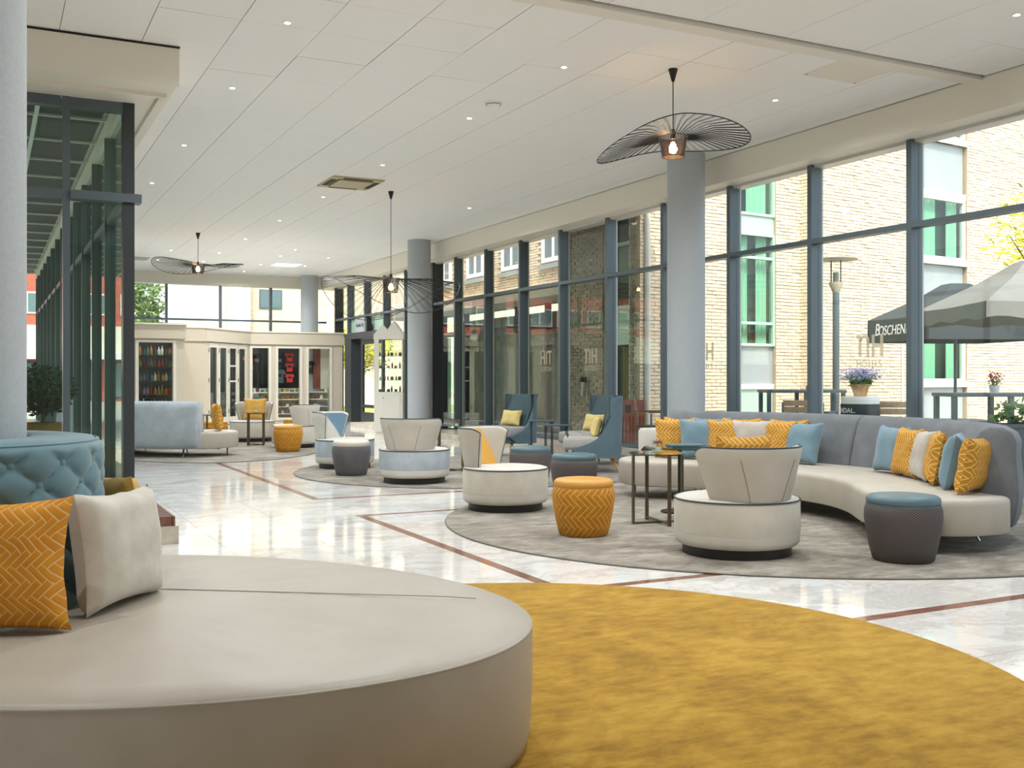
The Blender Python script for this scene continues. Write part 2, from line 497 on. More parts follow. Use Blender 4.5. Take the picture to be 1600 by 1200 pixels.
for ya, yb in ys:
    if (ya, yb) in ((3.86, 5.06), (8.72, 10.02)): tiles.append((2.87, 2.95, ya, yb))
    else: MB().bx(2.87, 2.95, ya, yb, -.012, 0).build('inlay_strip', m['inlay'], floor)
def key(t):
    x, y = (t[0] + t[1]) / 2, (t[2] + t[3]) / 2
    vis = any(inframe(a, b, 0) for a in t[:2] for b in t[2:]) and x > 1.0 - (y > 6) * -.2
    return (not vis, depth(x, y))
tiles.sort(key=key)
rest = MB()
tile_cache = {}
for i, (x0, x1, y0, y1) in enumerate(tiles):
    g = .0012
    if i < 270:
        k = (round(x1 - x0, 3), round(y1 - y0, 3))
        if k not in tile_cache: tile_cache[k] = MB().bx(-k[0] / 2 + g, k[0] / 2 - g, -k[1] / 2 + g, k[1] / 2 - g, -.012, 0).mesh('floor_tile', m['marble'])
        inst(tile_cache[k], 'floor_tile', floor, ((x0 + x1) / 2, (y0 + y1) / 2, 0))
    else: rest.bx(x0 + g, x1 - g, y0 + g, y1 - g, -.012, 0)
rest.build('floor_tile', m['marble'], floor)['kind'] = 'stuff'

ceiling = struct('ceiling', MB().bx(-6.3, 9.7, -4.3, 30.2, 4.15, 4.55), m['white'])
ct = []
for i in range(-9, 11):
    for j in range(-1, 31):
        x0, x1, y0, y1 = 1.85 + .655 * i, 1.85 + .655 * (i + 1), 7.06 + .735 * j, 7.06 + .735 * (j + 1)
        if j < 0: continue
        x1 = min(x1, 8.63); y1 = min(y1, 29.7)
        if y0 > 9.4 and x1 < 1.6: continue
        ct.append((x0, x1, y0, y1))
for i in range(-13, 7):
    for j in range(15):
        x0 = 2.56 + .88 * i; y1 = 6.87 - .7 * j
        ct.append((max(x0, -6), min(x0 + .88, 8.63), max(y1 - .7, -4), y1))
ct = [t for t in ct if t[1] - t[0] > .05 and t[3] - t[2] > .05]
ct.sort(key=lambda t: (not inframe((t[0] + t[1]) / 2, (t[2] + t[3]) / 2, CZ, 90), depth((t[0] + t[1]) / 2, (t[2] + t[3]) / 2)))
rest = MB(); tile_cache = {}
for i, (x0, x1, y0, y1) in enumerate(ct):
    gx, gy = .003, .0015
    if i < 296:
        k = (round(x1 - x0, 3), round(y1 - y0, 3))
        if k not in tile_cache: tile_cache[k] = MB().bx(-k[0] / 2 + gx, k[0] / 2 - gx, -k[1] / 2 + gy, k[1] / 2 - gy, 0, .025).mesh('ceiling_panel', m['ceil'])
        inst(tile_cache[k], 'ceiling_panel', ceiling, ((x0 + x1) / 2, (y0 + y1) / 2, CZ + (.0012 * ((i * 7) % 3 - 1))))
    else: rest.bx(x0 + gx, x1 - gx, y0 + gy, y1 - gy, CZ, CZ + .025)
rest.build('ceiling_panel', m['ceil'], ceiling)['kind'] = 'stuff'
# dropped strip between the two ceilings, with its dark shadow gap
struct('trim_1', MB().bx(-6, 8.6, 6.9, 7.07, CZ - .035, CZ + .02), m['white'])
struct('trim_2', MB().bx(-6, 8.6, 6.868, 6.902, CZ + .01, CZ + .03), m['dark'])
# bulkheads: right wall, back wall, left glazing
bk = MB().bx(8.63, 9.3, -4, 29.9, 3.80, 4.16).bx(8.60, 8.66, -4, 29.9, 3.77, 4.115)
struct('trim_3', bk, m['cream'])
struct('trim_4', MB().bx(1.5, 8.63, 29.62, 29.95, 3.8, 4.16), m['cream'])
sof = MB().bx(-6, 1.48, 9.49, 10.46, 3.79, 4.15).bx(1.14, 1.48, 10.46, 30, 3.79, 4.15)
sof.bx(-6, 1.51, 9.47, 9.5, 3.77, 4.1).bx(1.485, 1.508, 9.5, 30, 3.80, 4.1).bx(1.40, 1.46, 9.9, 30, 3.755, 3.79).bx(-6, 1.46, 9.85, 9.91, 3.755, 3.79)
struct('trim_5', sof, m['cream'])
struct('trim_6', MB().bx(-6, 1.515, 9.462, 9.5, 4.104, 4.117), m['dark'])
struct('trim_7', MB().bx(8.59, 8.632, -4, 29.7, 4.112, 4.118), m['spandrel'])

# columns
colm = MB().lathe([(.245, 0), (.245, 4.14)], 48).mesh('column', m['column'], 30)
for x, y in ((8.14, 11.05), (8.17, 20.5), (8.2, 28.98), (-.12, 4.04)):
    o = inst(colm, 'column', None, (x, y, 0)); o['kind'] = 'structure'
# marble curb below the right glazing and around the left glazing
cu = MB().bx(8.02, 9.2, -4, 12.6, 0, .12).bx(8.02, 9.2, 12.6, 24.7, 0, .115)
cu.prism([(7.74, 11.0), (8.03, 10.3), (8.03, 12.7)], 0, .12)
struct('baseboard_right', cu, m['stone'])
lc = MB().bx(-6, .88, 7.8, 10.6, 0, .2).bx(.88, 1.24, 7.8, 30, 0, .13)
lcur = struct('baseboard_left', lc, m['stone'])
gr = MB().bx(.88, 1.215, 7.815, 7.83, .13, .2).bx(1.2, 1.215, 7.8, 10.3, .13, .2)
gr.build('grille_frame', m['walnut'], lcur)
sl = MB().bx(-.16, .16, -.014, .014, -.03, .03).mesh('slat', m['walnut'])
for i in range(50): inst(sl, 'slat', lcur, (1.04, 7.86 + .05 * i, .168))

# right-hand glazing, one window per bay
Y0 = [-3.96, -2.59, -1.06, .47, 2.0, 3.53, 5.06, 6.59, 8.12, 9.65, 11.2, 12.75, 14.3, 15.85, 17.38, 18.9, 20.42, 21.75, 23.41, 24.89, 26.39, 27.82, 29.0]
wn = 0
def logo_mb(flip=False):
    """the tall lower-case n and H over the word, about 0.42 m wide, in the x-z plane"""
    b = MB()
    def rc(x0, x1, z0, z1): b.bx(x0, x1, -.002, .002, z0, z1)
    rc(.035, .078, 0, .25); rc(0, .035, .21, .25)
    arc = [(.128 + .072 * math.cos(PI - PI * i / 10), .175 + .075 * math.sin(PI * i / 10)) for i in range(11)]
    arc2 = [(.120 + .038 * math.cos(PI - PI * i / 10), .175 + .036 * math.sin(PI * i / 10)) for i in range(11)]
    for i in range(10):
        q = [arc[i], arc[i + 1], arc2[i + 1], arc2[i]]
        b.add([(x, -.002, z) for x, z in q] + [(x, .002, z) for x, z in q], [(0, 1, 2, 3), (7, 6, 5, 4), (0, 4, 5, 1), (2, 6, 7, 3)])
    rc(.158, .2, 0, .18)
    rc(.235, .278, 0, .25); rc(.362, .405, 0, .25); rc(.278, .362, .105, .145)
    t = text_mb('HOTELS', .125, .002).xform(lambda x, y, z: (x * .86 + .0, z, y - .125))
    b.add(t.v, t.f)
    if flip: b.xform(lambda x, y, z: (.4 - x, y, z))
    return b
beadm = {}
def bay(y0, y1, z0=.12, low=True):
    global wn
    wn += 1
    w = struct('window_%d' % wn)
    w.location = (XG, y0, 0)
    L = y1 - y0
    MB().bx(0, .17, -.035, .035, z0, 3.8).build('mullion', m['frame'], w)
    MB().bx(.172, .2, -.028, -.008, z0, 3.8).bx(.172, .2, .008, .034, z0, 3.8).build('glazing_bead', m['bead'], w)
    tr = MB().bx(.0, .14, .035, L - .035, 2.835, 2.895)
    tr.build('transom', m['frame'], w)
    MB().bx(.05, .16, .035, L - .035, 3.77, 3.8).build('head_rail', m['bead'], w)
    MB().bx(.02, .16, .035, L - .035, z0, z0 + .05).build('bottom_rail', m['frame'], w)
    if low: MB().bx(.11, .12, .035, L - .035, z0 + .05, 2.835).build('pane', m['glass'], w)
    MB().bx(.11, .12, .035, L - .035, 2.895, 3.75).build('pane', m['glass'], w)
    return w
wins = {}
for a, b in zip(Y0[:-1], Y0[1:]):
    if a == 24.89 or a == 26.39:
        w = bay(a, b, 2.4)
        MB().bx(.1, .115, .04, b - a - .04, 2.45, 2.82).build('spandrel_panel', m['greenpanel'], w)
    else:
        w = bay(a, b)
    wins[a] = w
for a, y, fl in ((8.12, 8.985, 0), (11.2, 12.06, 0), (14.3, 15.16, 0), (15.85, 16.72, 1)):  # the mirrored last one paints in a reflection of the passage logo
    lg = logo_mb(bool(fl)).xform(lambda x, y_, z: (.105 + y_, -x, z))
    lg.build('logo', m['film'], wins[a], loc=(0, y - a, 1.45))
struct('trim_8', MB().bx(XG, 9.2, 28.95, 29.05, .0, 3.8).bx(XG - .02, 9.2, 21.6, 21.75, .1, 3.8), m['frame_d'])

# back clerestory above the shop
bx = [1.5, 2.94, 4.4, 5.86, 7.28, 8.95]
for a, b in zip(bx[:-1], bx[1:]):
    wn += 1
    w = struct('window_%d' % wn); w.location = (a, 29.7, 0)
    L = b - a
    MB().bx(-.03, .03, 0, .15, .1, 3.8).build('mullion', m['frame'], w)
    MB().bx(.03, L - .03, 0, .12, 2.81, 2.86).build('transom', m['frame'], w)
    MB().bx(.03, L - .03, .07, .08, .1, 2.81).build('pane', m['glass'], w)
    MB().bx(.03, L - .03, .07, .08, 2.86, 3.8).build('pane', m['glass'], w)

# left glazing in front of the covered passage, and the passage side wall
lw = MB()
lx = [-6, -4.7, -3.4, -2.2, -1.0, -.2, .65, 1.19]
for i, (a, b) in enumerate(zip(lx[:-1], lx[1:])):
    wn += 1
    w = struct('window_%d' % wn); w.location = (b, 10.35, 0)
    L = b - a
    if b == 1.19: MB().bx(-.05, .05, -.02, .14, .13, 3.79).build('corner_post', m['frame_d'], w)
    else: MB().bx(-.03, .03, -.02, .12, .2, 3.79).build('mullion', m['frame'], w)
    MB().bx(-L + .03, .11 if b == 1.19 else -.03, -.06, .1, 2.85, 2.93).build('transom', m['frame'], w)
    MB().bx(-L + .03, -.05, -.01, .1, 3.70, 3.79).build('head_rail', m['frame'], w)
    for z0, z1 in ((.2, 2.85), (2.93, 3.7)):
        MB().bx(-L + .03, -.04, .04, .05, z0, z1).build('pane', m['glass_g'], w)
yy = 10.49
while yy < 29.5:
    wn += 1
    w = struct('window_%d' % wn); w.location = (1.19, yy, 0)
    L = min(1.52, 29.7 - yy)
    MB().bx(-.06, .06, L - .06, L, .13, 3.79).build('mullion', m['frame'], w)
    MB().bx(-.04, .04, 0, L - .06, 2.85, 2.93).build('transom', m['frame'], w)
    for z0, z1 in ((.13, 2.85), (2.93, 3.79)):
        MB().bx(-.005, .005, 0, L - .06, z0, z1).build('pane', m['glass_g'], w)
    if abs(yy - 28.7) < .8:
        logo_mb().xform(lambda x, y, z: (y + .01, -x, z)).build('logo', m['film'], w, loc=(0, L * .7, 1.45))
    yy += 1.52
# passage soffit of dark panels with pale joints
ps = struct('trim_9', MB().bx(-6, 1.13, 10.5, 29.9, 3.98, 4.1), m['white'])
pan = MB().bx(-.58, .58, -.585, .585, -.02, .01).mesh('soffit_panel', m['pass'])
for i in range(6):
    for j in range(16): inst(pan, 'soffit_panel', ps, (.5 - 1.19 * i, 11.2 + 1.2 * j, 3.97))
for k_ in range(17): MB().bx(-6, 1.13, 10.6 + 1.2 * k_ - .02, 10.6 + 1.2 * k_ + .02, 3.925, 3.98).build('joint_strip', m['wframe'], ps)
for k_ in range(5): MB().bx(.43 - 1.19 * k_, .47 - 1.19 * k_, 10.5, 29.9, 3.92, 3.98).build('joint_strip', m['wframe'], ps)
# left and rear walls of the lobby, outside the picture
struct('wall_left', MB().bx(-6.3, -6, -4.3, 10.4, -.05, 4.15), m['wallp'])
struct('wall_rear', MB().bx(-6.3, 9.3, -4.3, -4, -.05, 4.15), m['wallp'])

# entrance door in the right glazing
d = struct('door_1'); d.location = (XG, 24.9, 0)
MB().bx(-.12, .22, -.05, 2.86, 2.33, 2.42).bx(-.12, .2, -.02, 2.8, 2.26, 2.33).build('door_header', m['frame_d'], d)
MB().bx(-.1, .2, 2.3, 2.85, 0, 2.3).build('side_panel', m['frame_d'], d)
fr = MB().bx(0, .06, .02, .14, .02, 2.24).bx(0, .06, 1.62, 1.76, .02, 2.24).bx(0, .06, .14, 1.62, 2.1, 2.24).bx(0, .06, .14, 1.62, .02, .3).bx(0, .06, .14, 1.62, .42, .5)
lf = fr.build('door_leaf', m['frame_d'], d)
MB().bx(.025, .035, .14, 1.62, .5, 2.1).build('pane', m['glass'], lf)
logo_mb().xform(lambda x, y, z: (y, -x, z)).build('logo', m['film'], lf, loc=(.02, 1.1, 1.35))
MB().tube([(-.05, .3, .9), (-.05, .3, 1.5)], .015).build('handle', m['chrome'], lf)
s = thing('door_sign', 'grey sign board standing on the dark door header', 'sign', (8.86, 26.3, 2.42), 0)
MB().bx(-.06, 0, -.36, .36, 0, .37).build('board', m['sign'], s, bevel=.004)
MB().bx(0, .12, -.42, -.36, 0, .37).build('side_plate', m['ink'], s)
text_mb('Smoke Fly', .15, .002, 'CENTER').xform(lambda x, y, z: (-.063 - z, -x, y + .14)).build('lettering', m['ink'], s)

# ------------------------------------------------------------------ furniture builders
def face(fr, fd):
    """turn about z so that a front (-y) points fr to the right of the view and fd away from it"""
    fx = fr * ca + fd * sa; fy = -fr * sa + fd * ca
    return math.atan2(fx, -fy)
def smoothloop(P, n=5):
    out = []; m = len(P)
    for i in range(m):
        p0, p1, p2, p3 = (Vector(P[(i + k - 1) % m]) for k in range(4))
        for j in range(n):
            t = j / n
            out.append(tuple(.5 * ((2 * p1) + (p2 - p0) * t + (2 * p0 - 5 * p1 + 4 * p2 - p3) * t * t + (3 * p1 - p0 - 3 * p2 + p3) * t ** 3)))
    return out
def padded(out, prof, mb=None, dome=0.0, rings=5):
    """a closed outline lofted through (inset, z) steps, closed with a domed top"""
    mb = mb or MB()
    n = len(out); vs = []; nr = []
    for i in range(n):
        a, b = Vector(out[i - 1]), Vector(out[(i + 1) % n]); t = (b - a).normalized()
        nr.append(Vector((-t.y, t.x)))
    area = sum(out[i][0] * out[(i + 1) % n][1] - out[(i + 1) % n][0] * out[i][1] for i in range(n))
    sg = 1 if area > 0 else -1
    for ins, z in prof:
        for i in range(n):
            p = Vector(out[i]) + nr[i] * (ins * sg); vs.append((p.x, p.y, z))
    fs = []
    for j in range(len(prof) - 1):
        for i in range(n):
            k = (i + 1) % n
            q = (j * n + i, j * n + k, (j + 1) * n + k, (j + 1) * n + i)
            fs.append(q if sg > 0 else q[::-1])
    top = tuple((len(prof) - 1) * n + i for i in range(n)); bot = tuple(range(n))
    fs.append(top if sg > 0 else top[::-1]); fs.append(bot[::-1] if sg > 0 else bot)
    return mb.add(vs, fs)

def cushion_mesh(name, w, h, t, material, n=22, seed=0, uvs=1.0):
    mb = MB()
    def side(sg):
        def fn(u, v):
            x, z = u * 2 - 1, v * 2 - 1
            k = max(0, (1 - x ** 4)) ** .42 * max(0, (1 - z ** 4)) ** .42
            px = x * (1 - .10 * (1 - z * z)); pz = z * (1 - .10 * (1 - x * x))
            th = t * .5 * k
            th += .012 * k * noise.noise(Vector((x * 1.7 + seed, z * 1.7, sg * 2 + seed)))
            pinch = .012 * noise.noise(Vector((x * 3.1 + seed * 3, z * 3.1, 5)))
            sag = -.018 * (1 - z) * .5 * (1 - x * x)
            return (px * w / 2 + pinch * .4, -sg * th, h / 2 + pz * h / 2 + (pinch * .5 if z > -.9 else 0) - sag * 0)
        return fn
    f = lambda u, v: (u * w * uvs, v * h * uvs)
    mb.grid(n, n, side(1), uvf=f)
    b = MB().grid(n, n, side(-1), uvf=lambda u, v: (u * w * uvs + .013, v * h * uvs))
    b.f = [q[::-1] for q in b.f]
    mb.add(b.v, b.f, b.uv)
    me = mb.mesh(name, material)
    me.shade_smooth()
    return me
CM = {k: cushion_mesh('scatter_cushion', w, h, t, m[mt], seed=i, uvs=1) for i, (k, w, h, t, mt) in enumerate((
    ('mus', .43, .42, .15, 'mus_h'), ('blue', .43, .42, .15, 'blue_c'), ('grey', .43, .42, .15, 'grey_c'), ('lumbar', .42, .25, .12, 'pale_y'),
    ('vel', .43, .42, .14, 'mus_v'), ('big', .50, .40, .15, 'mus_big'), ('beige', .50, .41, .16, 'beige_c')))}
def cushion(kind, label, loc, yaw, lean=.25, roll=0, group=None, s=1):
    o = inst(CM[kind], 'scatter_cushion', None, loc, (-lean, roll, yaw), (s, s, s))
    return tag(o, label, 'cushion', group)

def ring(r, z, n=64, sx=1): return [(r * math.cos(2 * PI * i / n) * sx, r * math.sin(2 * PI * i / n), z) for i in range(n)]
def shell_pt(u, v, off):
    pm = R(80 + 8 * v)
    ph = (u * 2 - 1) * pm
    e = max(0, (abs(u * 2 - 1) - .8) / .2)
    vv = v - .10 * e * e * v
    r = .285 + .09 * vv - off; cy = .118 - .02 * vv
    return Vector((r * math.sin(ph), cy + r * math.cos(ph), .375 + vv * .36))
def tub_chair(label, loc, rz, s=1, base='linen', low='white_l', back='leather_s', seat='white_l', accent=None, wings=None, pipe=True, band=None, group='round tub chairs'):
    t = thing('tub_chair', label, 'chair', loc, rz, group); t.scale = (s, s, 1)
    MB().lathe([(0, 0), (.355, 0), (.355, .075)], 48).build('plinth', m['black'], t, 40)
    MB().lathe([(.33, .065), (.385, .068), (.402, .085), (.408, .11), (.408, .155)], 56).build('lower_band', m[low], t, 50)
    MB().lathe([(.409, .155), (.410, .165), (.410, .355), (.405, .368)], 56).build('body', m[band or base], t, 50)
    MB().lathe([(.405, .366), (.40, .376), (.37, .385), (.2, .392), (0, .394)], 56).build('seat', m[seat], t, 50)
    nu = 40
    th = .055
    prof = [(0, 0), (0, .25), (0, .5), (0, .75), (0, .93), (.010, .985), (.028, 1.0), (.046, .985), (th, .93), (th, .7), (th, .4), (th, 0)]
    mb = MB(); k = len(prof)
    vs = []
    for i in range(nu + 1):
        for off, v in prof:
            e = 0
            vs.append(shell_pt(i / nu, v, off))
    fs = [(i * k + j, i * k + (j + 1) % k, (i + 1) * k + (j + 1) % k, (i + 1) * k + j) for i in range(nu) for j in range(k)]
    fs.append(tuple(range(k))[::-1]); fs.append(tuple(nu * k + j for j in range(k)))
    mb.add(vs, fs)
    bk = mb.build('backrest', m[back], t, 50)
    # sewn seams down the outside
    for u0, u1 in ((.30, .36), (.70, .64)):
        MB().tube([shell_pt(u0 + (u1 - u0) * (1 - v), v, -.0005) for v in (0.02, .3, .6, .78)], .0025, 4).build('seam', m['rug_e'], bk)
    if pipe:
        MB().tube(ring(.409, .372), .0055, 6, True).build('seat_piping', m['navy'], t, 80)
        path = [shell_pt(0, v, .01) for v in (0.02, .3, .6, .9)] + [shell_pt(i / 30, 1.0, .012) for i in range(31)] + [shell_pt(1, v, .01) for v in (.9, .6, .3, .02)]
        MB().tube(path, .0055, 6).build('back_piping', m['navy'], t, 80)
        path = [shell_pt(0.02, v, th) for v in (.02, .3, .6, .9)] + [shell_pt(.02 + .96 * i / 30, .97, th) for i in range(31)] + [shell_pt(.98, v, th) for v in (.9, .6, .3, .02)]
    def patch(ua, ub, name, material):
        g = MB().grid(14, 8, lambda u, v: shell_pt(ua(.04 + .9 * v) + (ub(.04 + .9 * v) - ua(.04 + .9 * v)) * u, .04 + .9 * v, th + .003), uvf=lambda u, v: (u * .4, v * .35))
        g.build(name, m[material], t, 80)
    kw = .37 if wings else .26
    if accent: patch(lambda v: .03 + kw * v, lambda v: .97 - kw * v, 'inner_panel', accent)
    if wings:
        patch(lambda v: .005, lambda v: .03 + .36 * v, 'wing_panel', wings)
        patch(lambda v: .97 - .36 * v, lambda v: .995, 'wing_panel', wings)
    return t
def pouf(label, loc, body, lid, s=1, h=.43, lip=None, group='round upholstered poufs'):
    t = thing('pouf', label, 'pouf', loc, random.uniform(0, 6), group); t.scale = (s, s, 1)
    MB().lathe([(0, 0), (.175, 0), (.186, .008), (.205, .08), (.228, .2), (.238, .28), (.236, .33), (.226, h - .07), (.215, h - .062)], 48).build('body', m[body], t, 40)
    MB().lathe([(.214, h - .068), (.224, h - .058), (.227, h - .04), (.222, h - .022), (.205, h - .008), (.15, h - .001), (0, h)], 48).build('cushion_top', m[lid], t, 60)
    MB().tube(ring(.222, h - .066, 48), .004, 5, True).build('piping', m[lip or lid], t, 80)
    return t
def votive(label, loc, flower=True):
    t = thing('glass_votive', label, 'vase', loc, 0, 'glass votives on the side tables')
    MB().lathe([(0, 0), (.036, 0), (.044, .1), (.041, .1), (.034, .012), (0, .012)], 20).build('cup', m['glass'], t, 40)
    MB().lathe([(0, .012), (.022, .012), (.022, .045), (0, .045)], 14).build('candle', m['chalk'], t, 40)
    if flower:
        b = MB()
        for i in range(26):
            a, rr = i * 2.4, .004 + .0009 * i
            c, s_ = math.cos(a), math.sin(a); z = .092 - .0009 * i
            p = Vector((rr * c, rr * s_, z))
            b.add([p, p + Vector((.016 * c - .01 * s_, .016 * s_ + .01 * c, .006)), p + Vector((.02 * c, .02 * s_, .012)), p + Vector((.016 * c + .01 * s_, .016 * s_ - .01 * c, .006))], [(0, 1, 2, 3)])
        b.build('bloom', m['redfl'], t)
        MB().tube([(0, 0, .04), (0, 0, .08)], .002, 5).build('stem', m['leaf_g'], t)
    return t
def round_table(label, loc, rz, r=.23, h=.57, top='glass_t', metal='bronze'):
    t = thing('side_table', label, 'table', loc, rz, 'bronze side tables')
    MB().lathe([(0, h - .012), (r, h - .012), (r + .002, h - .006), (r, h), (0, h)], 48).build('table_top', m[top], t, 50)
    rr = r * .93
    for a in range(4):
        q = PI / 2 * a
        MB().box(rr * math.cos(q), rr * math.sin(q), (h - .012) / 2, .016, .028, h - .012, q).build('leg', m[metal], t)
    MB().box(0, 0, .008, 2 * rr, .026, .012).box(0, 0, .021, .026, 2 * rr, .012).build('cross_foot', m[metal], t)
    MB().box(0, 0, h - .018, 2 * rr, .02, .01).box(0, 0, h - .027, .02, 2 * rr, .01).build('top_brace', m[metal], t)
    return t

# ------------------------------------------------------------------ foreground: rug, island sofa, cushions
def ellipse(cx, cy, a, b, t, n=96):
    t = R(t)
    return [(cx + a * math.cos(q) * math.cos(t) - b * math.sin(q) * math.sin(t), cy + a * math.cos(q) * math.sin(t) + b * math.sin(q) * math.cos(t)) for q in (2 * PI * i / n for i in range(n))]
def rug(label, out, c, material, h=.014, edge=None):
    t = thing('round_rug', label, 'rug', (c[0], c[1], 0), 0)
    o2 = [(x - c[0], y - c[1]) for x, y in out]
    padded(o2, [(0, .001), (0, h - .005), (.006, h)]).build('pile', m[material], t, 60)
    if edge: MB().tube([(x, y, h * .42) for x, y in o2], h * .36, 6, True).build('bound_edge', m[edge], t, 80)
    return t
rug('mustard yellow round rug under the big beige island sofa', ellipse(1.86, 3.60, 1.98, 1.98, 0), (1.86, 3.6), 'rug_m', .012)
rug('mottled grey round rug under the curved sofa by the windows', ellipse(6.40, 6.95, 3.2, 2.85, 0), (6.40, 6.95), 'rug_g', .014, 'rug_e')
rug('mottled grey round rug under the two blue banded tub chairs', ellipse(5.68, 12.28, 2.32, 2.27, 0), (5.68, 12.28), 'rug_g', .014, 'rug_e')
rug('mottled grey oval rug in front of the shop', ellipse(3.5, 18.4, 3.5, 1.85, 80), (3.5, 18.4), 'rug_g', .014, 'rug_e')

SC = (.33, 3.80)
isl = thing('island_sofa', 'large beige leather oval island sofa around the near column', 'sofa', (SC[0], SC[1], .010))
so = ellipse(0, 0, 1.505, 1.03, 141.5, 128)
base = padded(so, [(.05, 0), (.02, .02), (.008, .06), (0, .2), (0, .36), (.002, .392)])
base.build('base', m['leather'], isl, 60)
MB().tube([(x * .997, y * .997, .392) for x, y in so], .0045, 6, True).build('piping', m['leather'], isl, 80)
def seat_top():
    b = MB(); n = len(so); rings = [0, .006, .02, .05, .09, .15, .25, .4, .6, .8, .97]
    vs = []
    for j, f in enumerate(rings):
        for i, (x, y) in enumerate(so):
            k = 1 - f
            z = .392 + .028 * min(1, (f / .06)) ** .5 + .012 * min(1, f / .5)
            q = 2 * PI * i / n
            if .01 < f < .5:
                z += .0085 * noise.noise(Vector((q * 14, f * 5, 1))) * math.sin(PI * min(1, f / .5))
            vs.append((x * k, y * k, z))
    fs = [(j * n + i, j * n + (i + 1) % n, (j + 1) * n + (i + 1) % n, (j + 1) * n + i) for j in range(len(rings) - 1) for i in range(n)]
    fs.append(tuple((len(rings) - 1) * n + i for i in range(n)))
    return b.add(vs, fs)
seat = seat_top().build('seat', m['leather'], isl, 80)
def on_isl(x, y): return (x - SC[0], y - SC[1])
p0, p1 = on_isl(.5, 3.93), on_isl(1.60, 3.19)
MB().tube([(p0[0] + (p1[0] - p0[0]) * t, p0[1] + (p1[1] - p0[1]) * t, .4335 - (.012 * max(0, (t - .8) / .2) ** 2)) for t in [i / 12 for i in range(12)]], .002, 5).build('seam', m['leather'], seat, 80)
# tufted drum back round the column
dc = on_isl(-.12, 4.04)
NB, ROWS = 16, [.935, .868, .801, .734, .667, .60, .533]
def drum(u, v):
    q = 2 * PI * u
    z = .41 + v * .57
    sa_, sb = u * NB, (z + .022 - .935) / .134
    a_, b_ = sa_ + sb, sa_ - sb
    pf = (abs(math.sin(PI * a_)) * abs(math.sin(PI * b_))) ** .3
    top = min(1, max(0, (.985 - (z + .022)) / .03))
    r = .474 + .028 * (pf * top + (1 - top) * .95)
    if v > .93: r -= .03 * ((v - .93) / .07) ** 2
    return (dc[0] + r * math.cos(q), dc[1] + r * math.sin(q), z)
db = MB().grid(NB * 20, 74, drum, True).build('tufted_back', m['tuft'], isl, 80)
MB().lathe([(.47, .975), (.46, .985), (.40, .992), (.262, .988), (.256, .96)], 96, (dc[0], dc[1], 0)).build('back_top', m['tuft'], db, 80)
MB().tube([(dc[0] + .478 * math.cos(2 * PI * i / 96), dc[1] + .478 * math.sin(2 * PI * i / 96), .975) for i in range(96)], .0045, 6, True).build('back_piping', m['tuft'], db, 80)
bt = MB().lathe([(.016, -.004), (.015, .005), (.009, .010), (0, .011)], 14).mesh('button', m['tuft'], 60)
for j, z in enumerate(ROWS):
    for i in range(NB):
        q = 2 * PI * (i + (.5 if j % 2 else 0)) / NB
        # the drum is seen from one side only; the far half still carries its buttons
        inst(bt, 'button', db, (dc[0] + .476 * math.cos(q), dc[1] + .476 * math.sin(q), z - .022), (0, PI / 2, q))
ZS = .440
cushion('big', 'orange herringbone cushion leaning on the tufted teal back', (-.01, 3.44, ZS), face(.12, -1), .16, -.03)
cushion('beige', 'pale beige velvet cushion on the big island sofa', (.415, 3.70, ZS), math.atan2(.82, .58), .13, .03, None, .95)
cushion('vel', 'mustard cushion half hidden behind the pale beige velvet cushion', (.49, 4.33, ZS), math.atan2(.85, -.5), .34)

